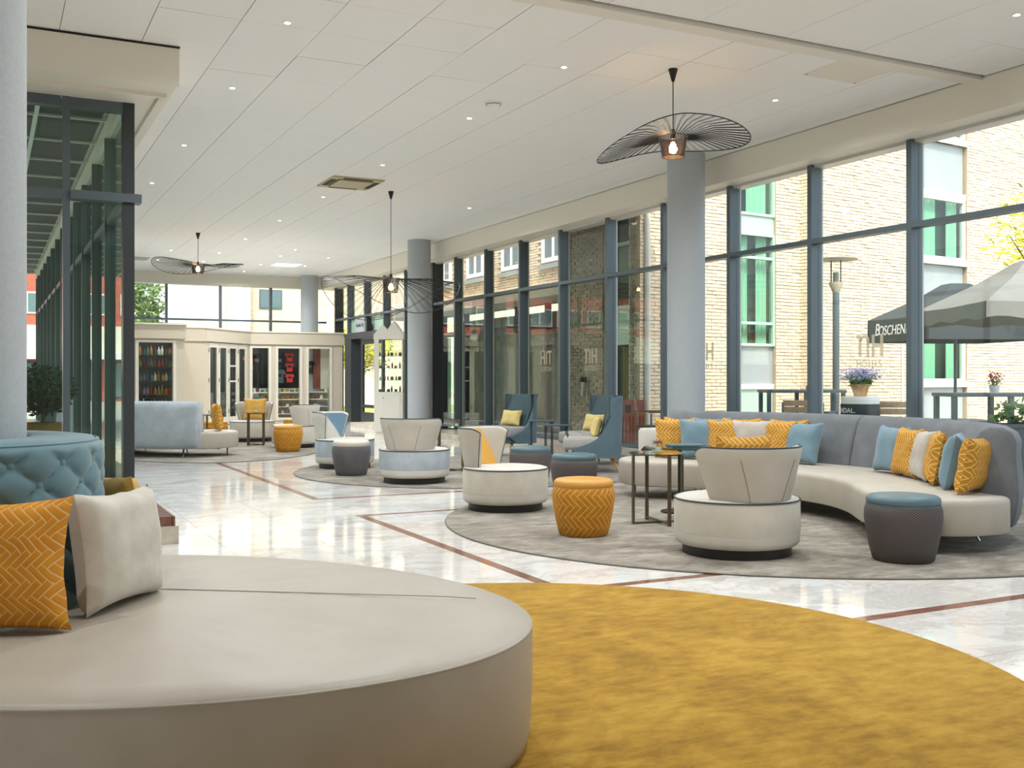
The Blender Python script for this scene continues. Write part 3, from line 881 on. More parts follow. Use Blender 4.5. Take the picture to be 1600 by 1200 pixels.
# ------------------------------------------------------------------ curved sofas
def curved_sofa(label, loc, rz, fab='greyfab'):
    t = thing('curved_sofa', label, 'sofa', loc, rz, 'curved sofas')
    P = [(6.26, 4.80), (5.98, 4.76), (5.72, 4.86), (5.61, 5.12), (5.62, 5.42), (5.80, 5.74), (6.06, 6.12), (6.22, 6.50), (6.28, 6.92), (6.25, 7.40), (6.14, 7.86), (5.98, 8.18), (5.79, 8.44), (5.68, 8.72), (5.80, 9.02), (6.06, 9.10)]
    P = [(x - 4.95, y - 7.1) for x, y in P]
    spine = [(6.44, 9.02), (6.78, 8.66), (7.08, 8.20), (7.25, 7.66), (7.31, 7.08), (7.26, 6.48), (7.08, 5.92), (6.80, 5.42), (6.52, 5.12), (6.29, 4.99)]
    spine = [(x - 4.95, y - 7.1) for x, y in spine]
    for q in spine: P.append((q[0], q[1]))
    out = smoothloop(P, 4)
    padded(out, [(.03, .125), (.008, .13), (0, .15), (0, .33), (.004, .355), (.02, .37), (.05, .378)]).build('seat', m['leather_s'], t, 50)
    prof = [(2.10, .30), (2.12, .42), (2.17, .62), (2.22, .76), (2.26, .815), (2.32, .842), (2.40, .838), (2.465, .80), (2.49, .74), (2.485, .64), (2.50, .5), (2.505, .35), (2.48, .2), (2.455, .145), (2.42, .13), (2.34, .13), (2.31, .16), (2.31, .30)]
    sp = smoothloop(spine, 8)[:8 * (len(spine) - 1) - 7]
    sp = []
    for i in range(len(spine) - 1):
        p0, p1, p2, p3 = (Vector(spine[max(0, min(len(spine) - 1, i + k))]) for k in (-1, 0, 1, 2))
        for j in range(8):
            u = j / 8
            sp.append(.5 * ((2 * p1) + (p2 - p0) * u + (2 * p0 - 5 * p1 + 4 * p2 - p3) * u * u + (3 * p1 - p0 - 3 * p2 + p3) * u ** 3))
    sp.append(Vector(spine[-1]))
    def back(i0, i1, shrink0, shrink1):
        b = MB(); k = len(prof); vs = []
        for i in range(i0, i1 + 1):
            tg = (sp[min(i + 1, len(sp) - 1)] - sp[max(i - 1, 0)]).normalized()
            nr = Vector((-tg.y, tg.x))            # outwards, away from the sitters
            for e in ((0, 1) if i in (i0, i1) else (1,)) if i == i0 else ((1, 0) if i == i1 else (1,)):
                for r, z in prof:
                    p = sp[i]
                    if e == 0: r, z = 2.32 + (r - 2.32) * .86, .45 + (z - .45) * .965
                    elif i in (i0, i1): p = sp[i] + tg * (.02 if i == i0 else -.02)
                    q = p + nr * (r - 2.32)
                    vs.append((q.x, q.y, z))
        n_ = len(vs) // k
        fs = [(i * k + j, i * k + (j + 1) % k, (i + 1) * k + (j + 1) % k, (i + 1) * k + j) for i in range(n_ - 1) for j in range(k)]
        fs.append(tuple(range(k))[::-1]); fs.append(tuple((n_ - 1) * k + j for j in range(k)))
        return b.add(vs, fs).build('backrest', m[fab], t, 60)
    back(0, 31, 0, 0); back(31, len(sp) - 1, 0, 0)
    for a, r in ((-66, 2.05), (-30, 1.72), (5, 1.5), (40, 1.6), (62, 2.0), (-52, 2.35), (0, 2.36), (46, 2.36)):
        x, y = r * math.cos(R(a)), r * math.sin(R(a))
        dx, dy = math.cos(R(a)) * (.07 if r > 2.2 else -.07), math.sin(R(a)) * (.07 if r > 2.2 else -.07)
        MB().tube([(x, y, .13), (x + dx, y + dy, .002)], .016, 8, r2=.009).build('leg', m['chrome'], t, 60)
    return t
curved_sofa('grey curved sofa with pale seat along the terrace windows', (4.95, 7.1, .014), 0)
curved_sofa('grey curved sofa painted as in brighter light, seen from behind, left near the shop', (3.6, 18.3, .014), R(200), 'band_litsofa')  # same weave as the window sofa, brighter light put into its colour
CS = Vector((4.95, 7.1))
def on_sofa(x, y): return math.atan2(CS.x - x, -(CS.y - y))
for kind, x, y, tw, lean, lab in (
        ('mus', 6.22, 8.62, .15, .22, 'leftmost mustard herringbone cushion on the curved sofa by the windows'),
        ('blue', 6.33, 8.36, .2, .22, 'blue cushion just right of the leftmost mustard cushion on the curved sofa'),
        ('mus', 6.49, 8.16, .1, .22, 'mustard cushion between the left blue cushion and the grey one'),
        ('grey', 6.62, 7.96, .1, .22, 'grey velvet cushion in the left row on the curved sofa'),
        ('mus', 6.75, 7.76, .0, .22, 'mustard cushion between the left grey cushion and the large flat blue one'),
        ('blue', 6.81, 7.50, -.05, .3, 'wide blue cushion at the right end of the left row'),
        ('mus', 6.46, 8.82, .0, .16, 'mustard cushion peeping up behind the left blue cushion'),
        ('blue', 6.62, 8.58, .0, .16, 'blue cushion peeping up behind the second mustard cushion'),
        ('mus', 6.80, 8.33, .0, .16, 'mustard cushion peeping up behind the left grey cushion'),
        ('mus', 6.99, 7.86, .0, .16, 'mustard cushion peeping up behind the wide blue cushion'),
        ('blue', 6.83, 6.42, .12, .2, 'blue cushion at the far end of the right row of six'),
        ('mus', 6.70, 6.13, .1, .2, 'mustard cushion second in the right row, beside the far blue one'),
        ('grey', 6.59, 5.88, .05, .2, 'grey cushion in the middle of the right row'),
        ('mus', 6.45, 5.64, .0, .2, 'mustard cushion between the right grey cushion and the near blue one'),
        ('blue', 6.31, 5.37, -.05, .2, 'blue cushion second nearest in the right row'),
        ('mus', 6.17, 5.07, -.2, .2, 'mustard cushion at the near end of the right row')):
    far = lean == .16
    cushion(kind, lab, (x, y, .395), on_sofa(x, y) + tw, lean, 0, 'cushions on the curved sofa', .97)
cushion('mus', 'mustard herringbone cushion at the end of the far curved sofa', (3.18, 16.28, .395), face(.92, .4), .12)
cushion('mus', 'mustard cushion showing above the back of the far curved sofa', (2.05, 19.6, .395), face(.9, -.4), .2)

# ------------------------------------------------------------------ tub chairs, poufs, tables
RUG = .015
tub_chair('cream tub chair seen from behind, nearest chair on the right grey rug', (4.57, 5.63, RUG), face(-.28, .96), 1.03)
tub_chair('cream tub chair with yellow inner back panel beside the mustard pouf', (4.21, 8.45, RUG), face(.93, -.36), .95, accent='mus_w')
tub_chair('tub chair seen from behind with a blue band round its base', (4.37, 11.11, RUG), face(.18, .98), .985, band='band_litsofa', low='white_l', accent='mus_w')
tub_chair('blue banded tub chair with blue wing panels behind the white topped pouf', (4.25, 13.32, RUG), face(.95, -.3), .95, band='band_litsofa', back='white_l', wings='blue_in', accent='white_l')
tub_chair('cream tub chair facing us in front of the shop', (4.47, 19.7, RUG), face(.02, -1), 1.02)
tub_chair('white tub chair facing away behind the far mustard pouf', (4.73, 17.63, RUG), face(-.93, .37), .95, base='white_l', back='white_l')
cushion('mus', 'mustard cushion showing over the back of the nearest tub chair', (4.63, 5.72, .415), face(-.28, .96), .32)
cushion('vel', 'plain mustard cushion on the tub chair facing us by the shop', (4.52, 19.74, .41), face(.02, -1), .2)
pouf('mustard herringbone pouf with orange top on the right grey rug', (4.04, 6.78, RUG), 'mus_h2', 'mus_l')
pouf('dark patterned pouf with teal top in front of the right end of the curved sofa', (5.34, 4.89, RUG), 'diam', 'teal_l', 1.03)
pouf('dark patterned pouf with teal top just behind the near mustard pouf', (5.29, 9.06, RUG), 'diam', 'teal_l')
pouf('dark patterned pouf with teal top by the tall blue armchair', (5.42, 10.25, RUG), 'diam', 'teal_l')
pouf('charcoal pouf with cream top beside the blue banded tub chairs', (3.99, 12.25, RUG), 'grey_w', 'cream_l')
pouf('mustard herringbone pouf standing on the far rug near the shop', (4.35, 16.63, RUG), 'mus_h2', 'mus_l')
pouf('mustard pouf seen between the legs of the far glass table', (3.62, 18.9, RUG), 'mus_h2', 'mus_l')
pouf('mustard pouf half hidden behind the far white tub chair', (5.2, 19.3, RUG), 'mus_h2', 'mus_l')
round_table('round glass side table with bronze legs left of the nearest tub chair', (4.91, 7.05, RUG), R(-10), .235, .575)
votive('glass votive with red flower on the nearest glass side table', (4.89, 7.02, RUG + .576))
round_table('bronze side table between the two cream tub chairs', (5.30, 12.2, RUG), R(20), .23, .56)
votive('glass votive with red flower on the side table behind the middle tub chairs', (5.36, 12.16, RUG + .561))
round_table('bronze side table in front of the tub chair by the shop', (4.25, 18.44, RUG), R(28), .2, .58)
votive('glass votive without red flower on the far side table by the shop', (4.25, 18.44, RUG + .581), False)
round_table('far bronze side table beside the end of the far curved sofa', (3.4, 17.9, RUG), R(20), .2, .58)
ct_ = thing('coffee_table', 'dark glass topped table behind the nearest tub chair', 'table', (5.47, 7.42, RUG), -R(26.8))
MB().lathe([(0, .565), (.30, .565), (.302, .575), (.30, .583), (0, .583)], 40, (-.04, .1, 0)).build('table_top', m['glass_t'], ct_, 50)
MB().tube([(-.04, .1, .01), (-.04, .1, .565)], .02, 10).build('pedestal', m['black'], ct_)
MB().lathe([(0, 0), (.17, 0), (.17, .012), (0, .014)], 32, (-.04, .1, 0)).build('foot', m['black'], ct_, 40)
mc = thing('menu_folder', 'dark menu folder lying on the dark glass topped table', 'menu', (5.52, 7.50, RUG + .584), -R(20))
MB().box(0, 0, .008, .3, .21, .016).build('cover', m['teal_l'], mc, bevel=.002)
MB().box(.002, 0, .008, .298, .204, .010).build('pages', m['chalk'], mc)
t2 = round_table('bronze side table mostly hidden behind the nearest tub chair', (5.40, 6.55, RUG), R(-5), .27, .5)

# ------------------------------------------------------------------ tall wing chairs
def wing_chair(label, loc, rz):
    t = thing('wing_chair', label, 'armchair', loc, rz, 'tall blue wing chairs')
    hw, rear, rc, th = .34, .36, .16, .05
    fy = [(.19, -.10), (.25, -.2), (.30, -.26), (.34, -.14), (.38, -.03), (.43, .05), (.5, .11), (.6, .17), (.72, .225), (.84, .275), (.92, .31), (.945, .325)]
    def path(yf, off, z):
        w, r_, c = hw - off - .03 * max(0, z - .4), rear - off + .03 * max(0, z - .3), rc - off * .6
        pts = []
        for i in range(9): pts.append((-w, yf + (r_ - c - yf) * i / 8))
        for i in range(1, 6): a = PI - PI / 2 * i / 6; pts.append((-w + c + c * math.cos(a), r_ - c + c * math.sin(a)))
        for i in range(9): pts.append((-w + c + (2 * w - 2 * c) * i / 8, r_))
        for i in range(1, 6): a = PI / 2 - PI / 2 * i / 6; pts.append((w - c + c * math.cos(a), r_ - c + c * math.sin(a)))
        for i in range(9): pts.append((w, r_ - c + (yf - r_ + c) * i / 8))
        return pts
    b = MB(); rows = []
    for z, yf in fy: rows.append([(x, y, z) for x, y in path(yf, 0, z)] + [(x, y, z) for x, y in path(yf + .008, th, z)][::-1])
    k = len(rows[0]); vs = [p for r_ in rows for p in r_]
    fs = [(i * k + j, i * k + (j + 1) % k, (i + 1) * k + (j + 1) % k, (i + 1) * k + j) for i in range(len(rows) - 1) for j in range(k)]
    h = k // 2
    L = len(rows) - 1
    for j in range(h - 1):
        fs.append((j + 1, j, k - 1 - j, k - 2 - j)); fs.append((L * k + j, L * k + j + 1, L * k + k - 2 - j, L * k + k - 1 - j))
    b.add(vs, fs).build('shell', m['wing'], t, 50)
    q = [(-.28, -.33), (.28, -.33), (.285, .2), (-.285, .2)]
    so_ = smoothloop([(-.24, -.36), (0, -.375), (.24, -.36), (.285, -.3), (.285, 0), (.27, .24), (-.27, .24), (-.285, 0), (-.285, -.3)], 4)
    padded(so_, [(.03, .29), (.005, .30), (0, .33), (0, .41), (.012, .44), (.05, .452)]).build('seat', m['grey_seat'], t, 60)
    bc = MB().grid(10, 12, lambda u, v: (-.27 + .54 * u, .10 + .18 * v - .025 * math.sin(PI * u) * math.sin(PI * v), .44 + .5 * v))
    bb = MB().grid(10, 12, lambda u, v: (-.27 + .54 * u, .20 + .135 * v, .44 + .495 * v)); bb.f = [f[::-1] for f in bb.f]
    bc.add(bb.v, bb.f)
    n1 = 13 * 11
    for i in range(10): bc.f.append((12 * 11 + i, 12 * 11 + i + 1, n1 + 12 * 11 + i + 1, n1 + 12 * 11 + i))
    for j in range(12):
        bc.f.append((j * 11, (j + 1) * 11, n1 + (j + 1) * 11, n1 + j * 11)); bc.f.append((j * 11 + 10, n1 + j * 11 + 10, n1 + (j + 1) * 11 + 10, (j + 1) * 11 + 10))
    bc.build('back_cushion', m['wing_in'], t, 60)
    MB().box(0, .03, .24, .5, .48, .1).build('seat_frame', m['wing'], t, bevel=.02)
    for x in (-1, 1):
        for y in (-1, 1):
            MB().tube([(x * .2, .05 + y * .17, .2), (x * .29, .05 + y * .30, .004)], .026, 6, r2=.014).build('leg', m['oak'], t)
    return t
WC = (((6.88, 11.32), face(-1, .07), 'blue wing chair nearest the column, seen from its side'),
      ((7.46, 12.32), face(-.84, -.5), 'blue wing chair behind the one seen from its side'),
      ((7.26, 14.44), face(-.74, -.67), 'blue wing chair on its own, left of the pair by the windows'))
for (x, y), rz, lab in WC: wing_chair(lab, (x, y, RUG if y < 13 else .005), rz)
for (x, y), rz, lab in ((WC[0][0], WC[0][1], 'pale yellow lumbar cushion in the wing chair seen from its side'), (WC[1][0], WC[1][1], 'pale yellow lumbar cushion in the wing chair behind the side one'), (WC[2][0], WC[2][1], 'pale yellow lumbar cushion in the wing chair on its own')):
    v = Vector((-math.sin(rz), math.cos(rz)))
    cushion('lumbar', lab, (x + v.x * .01, y + v.y * .01, .465), rz, .30, 0, 'lumbar cushions in the wing chairs')
for x, y, h, lab in ((6.74, 12.42, .61, 'small black side table left of the pair of wing chairs'), (6.72, 11.98, .57, 'small black side table between the pair of wing chairs')):
    t = thing('side_table', lab, 'table', (x, y, RUG), -R(24), 'small black side tables')
    MB().box(0, 0, h - .008, .36, .3, .016).build('table_top', m['wing_in'], t, bevel=.004)
    for sx, sy in ((-.14, -.1), (.14, -.1), (-.14, .1), (.14, .1)):
        MB().box(sx, sy, (h - .016) / 2, .014, .014, h - .016).build('leg', m['navy'], t)
    MB().box(-.14, 0, .006, .014, .2, .012).box(.14, 0, .006, .014, .2, .012).build('foot_rail', m['navy'], t)
# small pale drum stool beyond the left end of the curved sofa
st = thing('drum_stool', 'pale drum stool with dark round end by the left end of the curved sofa', 'stool', (6.62, 9.52, .014), 0)
MB().lathe([(0, .06), (.19, .06), (.205, .08), (.205, .6), (.19, .63), (0, .635)], 36).build('body', m['white_l'], st, 40)
MB().lathe([(0, 0), (.16, 0), (.16, .06)], 30).build('plinth', m['black'], st, 40)
v = Vector((-.93, -.36, 0)).normalized()
MB().lathe([(0, 0), (.085, 0), (.08, .006), (0, .007)], 24).xform(lambda x, y, z: (v.x * (.203 + z) - v.y * x, v.y * (.203 + z) + v.x * x, .36 + y)).build('round_plate', m['tdark'], st, 40)

# ------------------------------------------------------------------ ceiling fittings
def pendant(label, x, y, ztop, zbot, rad, zfn, r0=.138, r1=.108):
    t = thing('wire_pendant_lamp', label, 'lamp', (x, y, CZ), -R(26.849))
    MB().lathe([(.045, 0), (.043, -.01), (.016, -.11), (.012, -.12), (0, -.12)], 20).build('ceiling_cone', m['blackwire'], t, 40)
    zt, zb = ztop - CZ, zbot - CZ
    MB().tube([(0, 0, -.11), (0, 0, zt + .06)], .005, 6).build('cord', m['blackwire'], t)
    MB().lathe([(0, zt + .07), (.02, zt + .07), (.024, zt - .02), (0, zt - .02)], 14).build('lamp_holder', m['blackwire'], t, 40)
    b = MB()
    for i in range(52):
        q = 2 * PI * i / 52; c, s = math.cos(q), math.sin(q); w = .0035
        vs = [(r * c - k * w * s, r * s + k * w * c, z) for r, z in ((r0, zt), (r1, zb), (r1 - .004, zb), (r0 - .004, zt)) for k in (-1, 1)]
        b.add(vs, [(0, 1, 3, 2), (2, 3, 5, 4), (4, 5, 7, 6), (6, 7, 1, 0)])
    o = b.build('basket_slats', m['shade'], t); o['kind'] = 'stuff'
    MB().tube(ring(r0, zt), .004, 5, True).tube(ring(r1, zb), .004, 5, True).build('basket_rings', m['shade'], t, 80)
    bl = MB().lathe([(0, zb + .03), (.03, zb + .04), (.042, zb + .075), (.03, zb + .11), (.015, zb + .14)], 16).build('bulb', m['bulb'], t, 80)
    pt = lambda q: (rad * math.cos(q), rad * math.sin(q), zfn(q) - CZ)
    MB().tube([pt(2 * PI * i / 96) for i in range(96)], .0055, 5, True).build('brim_ring', m['blackwire'], t, 80)
    b = MB()
    for i in range(48):
        for dq in (-.014, .014):
            q = 2 * PI * i / 48 + dq
            e = pt(q)
            a = Vector((r0 * math.cos(q), r0 * math.sin(q), zt)); e = Vector(e)
            mid = a.lerp(e, .5) + Vector((0, 0, .03))
            b.tube([a, mid, e], .0032, 3, caps=False)
    o = b.build('brim_wires', m['blackwire'], t); o['kind'] = 'stuff'
    l = bpy.data.lights.new('pendant_light', 'POINT'); l.energy = 4; l.color = (1, .72, .42); l.shadow_soft_size = .045
    lo = bpy.data.objects.new('pendant_light', l); lo.location = (0, 0, zb + .075); lo.parent = t; col.objects.link(lo)
    return t
pendant('black wire pendant nearest, in front of the window side column', 5.78, 8.05, 3.48, 3.29, .715, lambda q: 3.51 + .012 * math.sin(-q) - .08 * max(0, math.cos(q)) ** 2 - .25 * max(0, -math.cos(q)) ** 1.6)
pendant('large wire pendant on a long cord hanging lowest, before the middle column', 5.63, 15.31, 2.76, 2.54, 1.07, lambda q: 2.74 - .58 * math.cos(q + R(62)) ** 2)
pendant('wire pendant farthest away, above the far curved sofa', 3.78, 21.44, 3.47, 3.31, .89, lambda q: 3.46 + .10 * math.sin(2 * q))

dl_ring = MB().lathe([(.024, .012), (.026, -.004), (.040, -.006), (.044, 0), (.044, .004)], 20).mesh('trim_ring', m['wframe'], 40)
dl_lens = MB().lathe([(0, -.003), (.025, -.003)], 16).mesh('lens', m['lens'])
spot = bpy.data.lights.new('downlight_lamp', 'SPOT'); spot.energy = DOWNLIGHT_W; spot.spot_size = R(165); spot.spot_blend = .8; spot.color = (.93, .97, 1); spot.shadow_soft_size = .05
DL = [(2.2, y) for y in (8.43, 10.57, 13.44, 16.27, 19.05)] + [(4.83, y) for y in (5.6, 8.46, 10.6, 13.46, 16.27, 19.07, 21.92, 24.67, 26.61)] + \
     [(7.38, y) for y in (5.6, 8.46, 16.2, 24.43, 26.51)] + [(3.74, 24.63), (3.76, 26.76), (6.24, 23.23), (6.25, 24.6), (6.26, 26.61), (6.26, 28.58), (2.2, 5.6), (-1.2, 2.8), (2.2, 2.8), (4.83, 2.8)]  # the three nearest are unseen, added to brighten the foreground
def dl_label(i, x, y):
    row = 'left' if x < 3 else 'middle' if 4.5 < x < 5 else 'right' if x > 7 else 'far left' if x < 4.5 else 'far centre'
    if y < 8: return 'recessed ceiling spotlight over the foreground, outside the picture, %s in the %s row' % ('added for light, nearer' if y < 5 else 'farther', 'leftmost' if x < 0 else row)
    same = sorted(q[1] for q in DL if q[1] > 8 and abs(q[0] - x) < .3)
    return 'small round recessed spotlight, %s from the camera in the %s row' % (ORD[same.index(y)], row)
for i, (x, y) in enumerate(DL):
    t = thing('downlight', dl_label(i, x, y), 'light', (x, y, CZ), 0, 'recessed ceiling spotlights')
    inst(dl_ring, 'trim_ring', t); inst(dl_lens, 'lens', t)
    lo = bpy.data.objects.new('downlight_lamp', spot); lo.parent = t; lo.location = (0, 0, -.02); col.objects.link(lo)
ac = thing('ceiling_cassette', 'brass coloured square air conditioning cassette in the ceiling', 'air conditioner', (4.84, 14.9, CZ), 0)
MB().bx(-.39, .39, -.43, -.3, -.02, .01).bx(-.39, .39, .3, .43, -.02, .01).bx(-.39, -.27, -.3, .3, -.02, .01).bx(.27, .39, -.3, .3, -.02, .01).build('frame', m['grille'], ac, bevel=.006)
MB().bx(-.25, .25, -.28, .28, -.035, -.01).build('centre_panel', m['grille'], ac, bevel=.01)
MB().bx(-.28, .28, -.31, .31, -.006, .008).build('air_gap', m['dark'], ac)
for x0, x1, y0, y1 in ((-.37, -.29, -.25, .25), (.29, .37, -.25, .25), (-.22, .22, -.41, -.33), (-.22, .22, .33, .41)):
    MB().bx(x0, x1, y0, y1, -.024, -.018).build('louvre_slot', m['dark'], ac)
sd = thing('smoke_detector', 'round white smoke detector on the ceiling', 'detector', (4.78, 9.88, CZ), 0)
MB().lathe([(0, -.045), (.05, -.045), (.075, -.03), (.085, -.012), (.10, -.008), (.105, .003)], 32).build('cover', m['wframe'], sd, 40)
MB().lathe([(.076, -.031), (.083, -.031), (.083, -.024), (.076, -.024)], 32).build('vent_ring', m['grille'], sd, 40)
hx = thing('access_hatch', 'square access hatch in the ceiling near the windows', 'hatch', (7.33, 7.34, CZ), 0)
MB().bx(-.34, .34, -.29, .29, -.006, .01).build('panel', m['cream'], hx, bevel=.002)
for sx, sy in ((-.31, -.26), (.31, -.26), (-.31, .26), (.31, .26)): MB().lathe([(0, -.009), (.01, -.008), (.011, -.004)], 10, (sx, sy, 0)).build('screw', m['bronze'], hx)
for x, y, lab, mm in ((6.88, 26.45, 'bright white ceiling light panel near the far column', 'ledp'), (3.2, 26.65, 'grey ceiling vent panel at the far left', 'spandrel')):
    t = thing('ceiling_vent', lab, 'vent', (x, y, CZ), 0)
    MB().bx(-.32, .32, -.32, .32, -.012, .01).build('frame', m[mm], t, bevel=.003)
    for i in range(5): MB().bx(-.27, .27, -.24 + .12 * i - .035, -.24 + .12 * i + .035, -.018, -.012).build('louvre', m[mm], t)

# ------------------------------------------------------------------ shop kiosk at the far end
ZT = 2.47
m['scream'] = mat('shop_cream', (184, 174, 156), .5)
m['swhite'] = mat('shop_trim', (204, 197, 182), .5)
shop = thing('shop_kiosk', 'cream panelled shop with glazed windows at the far end', 'shop', (0, 0, 0))
def onto(p0, p1):
    d = Vector((p1[0] - p0[0], p1[1] - p0[1])); L = d.length; d.normalize(); n = Vector((d.y, -d.x))   # n points to the viewer
    return L, (lambda s, t, z: (p0[0] + d.x * s + n.x * t, p0[1] + d.y * s + n.y * t, z))
def panel_wall(p0, p1, opens, zl=0):
    L, M_ = onto(p0, p1)
    s = 0; pcs = []
    for a, b, z0, z1 in opens:
        pcs += [(s, a, 0, 2.12), (a, b, 0, z0), (a, b, z1, 2.12)]; s = b
    for a, b, z0, z1 in pcs + [(s, L, 0, 2.12)]: MB().bx(a, b, -.08, 0, z0, z1).xform(M_).build('wall_panel', m['scream'], shop)
    MB().bx(-.03, L + .03, -.08, .05, 2.12, ZT - .03).xform(M_).build('fascia', m['scream'], shop)
    MB().bx(-.05, L + .05, -.1, .08, ZT - .03, ZT + .01).xform(M_).build('cornice', m['swhite'], shop)
    for a, b, z0, z1 in opens:
        f = MB().bx(a - .07, a, -.02, .025, z0 - .07, z1 + .05).bx(b, b + .07, -.02, .025, z0 - .07, z1 + .05).bx(a, b, -.02, .025, z1, z1 + .05).bx(a, b, -.02, .03, z0 - .07, z0)
        fo = f.xform(M_).build('window_frame', m['swhite'], shop)
        MB().bx(a, b, -.045, -.037, z0, z1).xform(M_).build('pane', m['glass'], fo)
    return L, M_
panel_wall((1.5, 25.1), (4.12, 25.1), [(1.6, 2.36, .45, 2.03)])
panel_wall((4.115, 25.2), (4.115, 26.4), [])
panel_wall((4.12, 26.45), (4.84, 26.45), [])
L, MC = onto((4.84, 26.45), (6.32, 28.2))
MB().bx(-.03, L, -.08, .05, 2.12, ZT - .03).xform(MC).build('fascia', m['scream'], shop)
MB().bx(-.05, L, -.1, .08, ZT - .03, ZT + .01).xform(MC).build('cornice', m['swhite'], shop)
MB().bx(0, .17, -.08, 0, 0, 2.12).xform(MC).build('wall_panel', m['scream'], shop)
MB().bx(L - .12, L, -.08, 0, 0, 2.12).xform(MC).build('wall_panel', m['scream'], shop)
dwid = (L - .29) / 4
for i in range(4):
    a = .17 + dwid * i + .01; b = a + dwid - .02
    dd = MB().bx(a, a + .06, -.04, .0, .02, 2.1).bx(b - .06, b, -.04, 0, .02, 2.1).bx(a + .06, b - .06, -.04, 0, 1.98, 2.1).bx(a + .06, b - .06, -.04, 0, .02, .2)
    do = dd.xform(MC).build('folding_door', m['swhite'], shop)
    MB().bx(a + .06, b - .06, -.024, -.018, .2, 1.98).xform(MC).build('pane', m['glass'], do)
    if i == 2: MB().bx(a + .06, b - .06, -.03, -.005, 1.5, 1.54).bx(a + .06, b - .06, -.03, -.005, 1.1, 1.14).xform(MC).build('glazing_bar', m['swhite'], do)
    for z in (.3, 1.1, 1.85): MB().bx(a - .015, a + .005, 0, .014, z, z + .1).xform(MC).build('hinge', m['bronze'], do)
panel_wall((6.32, 28.2), (8.93, 28.2), [(.08, .52, .12, 2.02), (.78, 1.38, .12, 2.02), (1.63, 2.23, .12, 2.02)])
MB().bx(1.5, 6.3, 29.3, 29.36, 0, 2.4).bx(6.2, 8.9, 29.3, 29.36, 0, 2.4).build('back_partition', m['dark'], shop)
MB().bx(1.5, 4.0, 26.2, 26.26, 0, 2.4).build('back_partition', m['dark'], shop)
MB().bx(8.22, 8.42, 28.64, 28.68, .9, 2.1).build('inner_board', m['redwood'], shop)
MB().bx(8.42, 8.7, 28.64, 28.68, .9, 2.1).build('inner_board', m['swhite'], shop)
MB().bx(6.36, 8.7, 28.78, 28.82, 0, .92).build('shelf_back', m['swhite'], shop)
# window display of bottles and gifts behind the left pane
for j, z in enumerate((.5, .82, 1.14, 1.46, 1.74)):
    MB().bx(3.0, 3.98, 25.3, 25.75, z - .02, z).build('shelf', m['white'] if j < 1 else m['glass_t'], shop)
bot = MB().lathe([(0, 0), (.033, 0), (.035, .01), (.035, .13), (.013, .17), (.012, .215), (0, .215)], 12).mesh('bottle', m['white'], 40)
bots = []
for k, g in enumerate(GOODS):
    me = bot.copy(); me.materials.clear(); me.materials.append(g); bots.append(me)
for j, z in enumerate((.5, .82, 1.14, 1.46, 1.74)):
    for i in range(10):
        o = inst(bots[(i * 3 + j * 5 + i * i) % 8], 'bottle', None, (3.1 + .083 * i, 25.42 + .06 * ((i + j) % 3), z), (0, 0, 0), (1, 1, .8 + .25 * ((i * 7 + j) % 3) / 2))
        tag(o, '%s bottle, %s from left on the %s shelf of the left shop window' % (GN[(i * 3 + j * 5 + i * i) % 8], ORD[i], ('lowest', 'second lowest', 'middle', 'second highest', 'highest')[j]), 'bottle', 'bottles in the left shop window')
boxm = MB().bx(-.05, .05, -.04, .04, 0, .12)
bxs = [boxm.mesh('gift_box', g) for g in GOODS]
for j, z in enumerate((.02, .22, .42, .62, .82)):
    MB().bx(6.42, 8.58, 28.45, 28.75, z - .02, z).build('shelf', m['white'], shop)
    for i in range(16):
        x = 6.48 + .138 * i
        if 7.9 < x < 8.5 and j > 3: continue
        o = inst(bxs[(i * 5 + j * 3 + i // 4) % 8], 'gift_box', None, (x, 28.55, z), (0, 0, .1 * ((i * 3) % 5 - 2)), (.6 + .15 * (i % 3), .8, .5 + .2 * ((i + j) % 3)))
        tag(o, '%s souvenir box, %s from left on the %s white shelf of the shop' % (GN[(i * 5 + j * 3 + i // 4) % 8], ORD[i], ('lowest', 'second lowest', 'middle', 'second highest', 'highest')[j]), 'box', 'souvenirs on the low shelves')
tee = MB().prism([(-.22, .3), (-.1, .32), (-.05, .29), (.05, .29), (.1, .32), (.22, .3), (.3, .12), (.21, .08), (.18, .14), (.18, -.3), (-.18, -.3), (-.18, .14), (-.21, .08), (-.3, .12)], 0, .03)
tee.xform(lambda x, y, z: (x, z, y))
m['tred'] = mat('red_shirt_cloth', (196, 50, 36), .8)
m['torange'] = mat('orange_shirt_cloth', (226, 110, 40), .8)
for x, z, c, lab in ((6.62, 1.66, m['ink'], 'black souvenir shirt with pale print in the shop window behind the facing tub chair'), (6.42, 1.64, m['torange'], 'orange souvenir shirt at the left edge of the shop shirts'),
                     (7.53, 1.78, m['tred'], 'red souvenir shirt hanging highest in the middle shop window'), (7.53, 1.50, m['tred'], 'red souvenir shirt second from top in the middle shop window'), (7.53, 1.20, m['tred'], 'red souvenir shirt hanging lowest in the middle shop window'),
                     (7.24, 1.66, m['ink'], 'black souvenir shirt upper left in the middle shop window'), (7.24, 1.25, GOODS[4], 'grey souvenir shirt lower left in the middle shop window'), (8.08, 1.5, m['ink'], 'black souvenir shirt with pale print in the right shop window')):
    t = thing('souvenir_shirt', lab, 'shirt', (x, 28.6, z), 0, 'souvenir shirts in the shop')
    t.scale = (.45, 1, .38) if 7.3 < x < 7.7 else (.62, 1, .6)
    MB().add(tee.v, tee.f).build('fabric', c, t)
    MB().bx(-.1, .1, -.006, 0, -.02, .12).build('print', GOODS[7] if c == m['ink'] else m['ink'], t)
    MB().tube([(0, .015, .3), (0, .015, .42)], .006, 6).build('hanger_hook', m['chrome'], t)

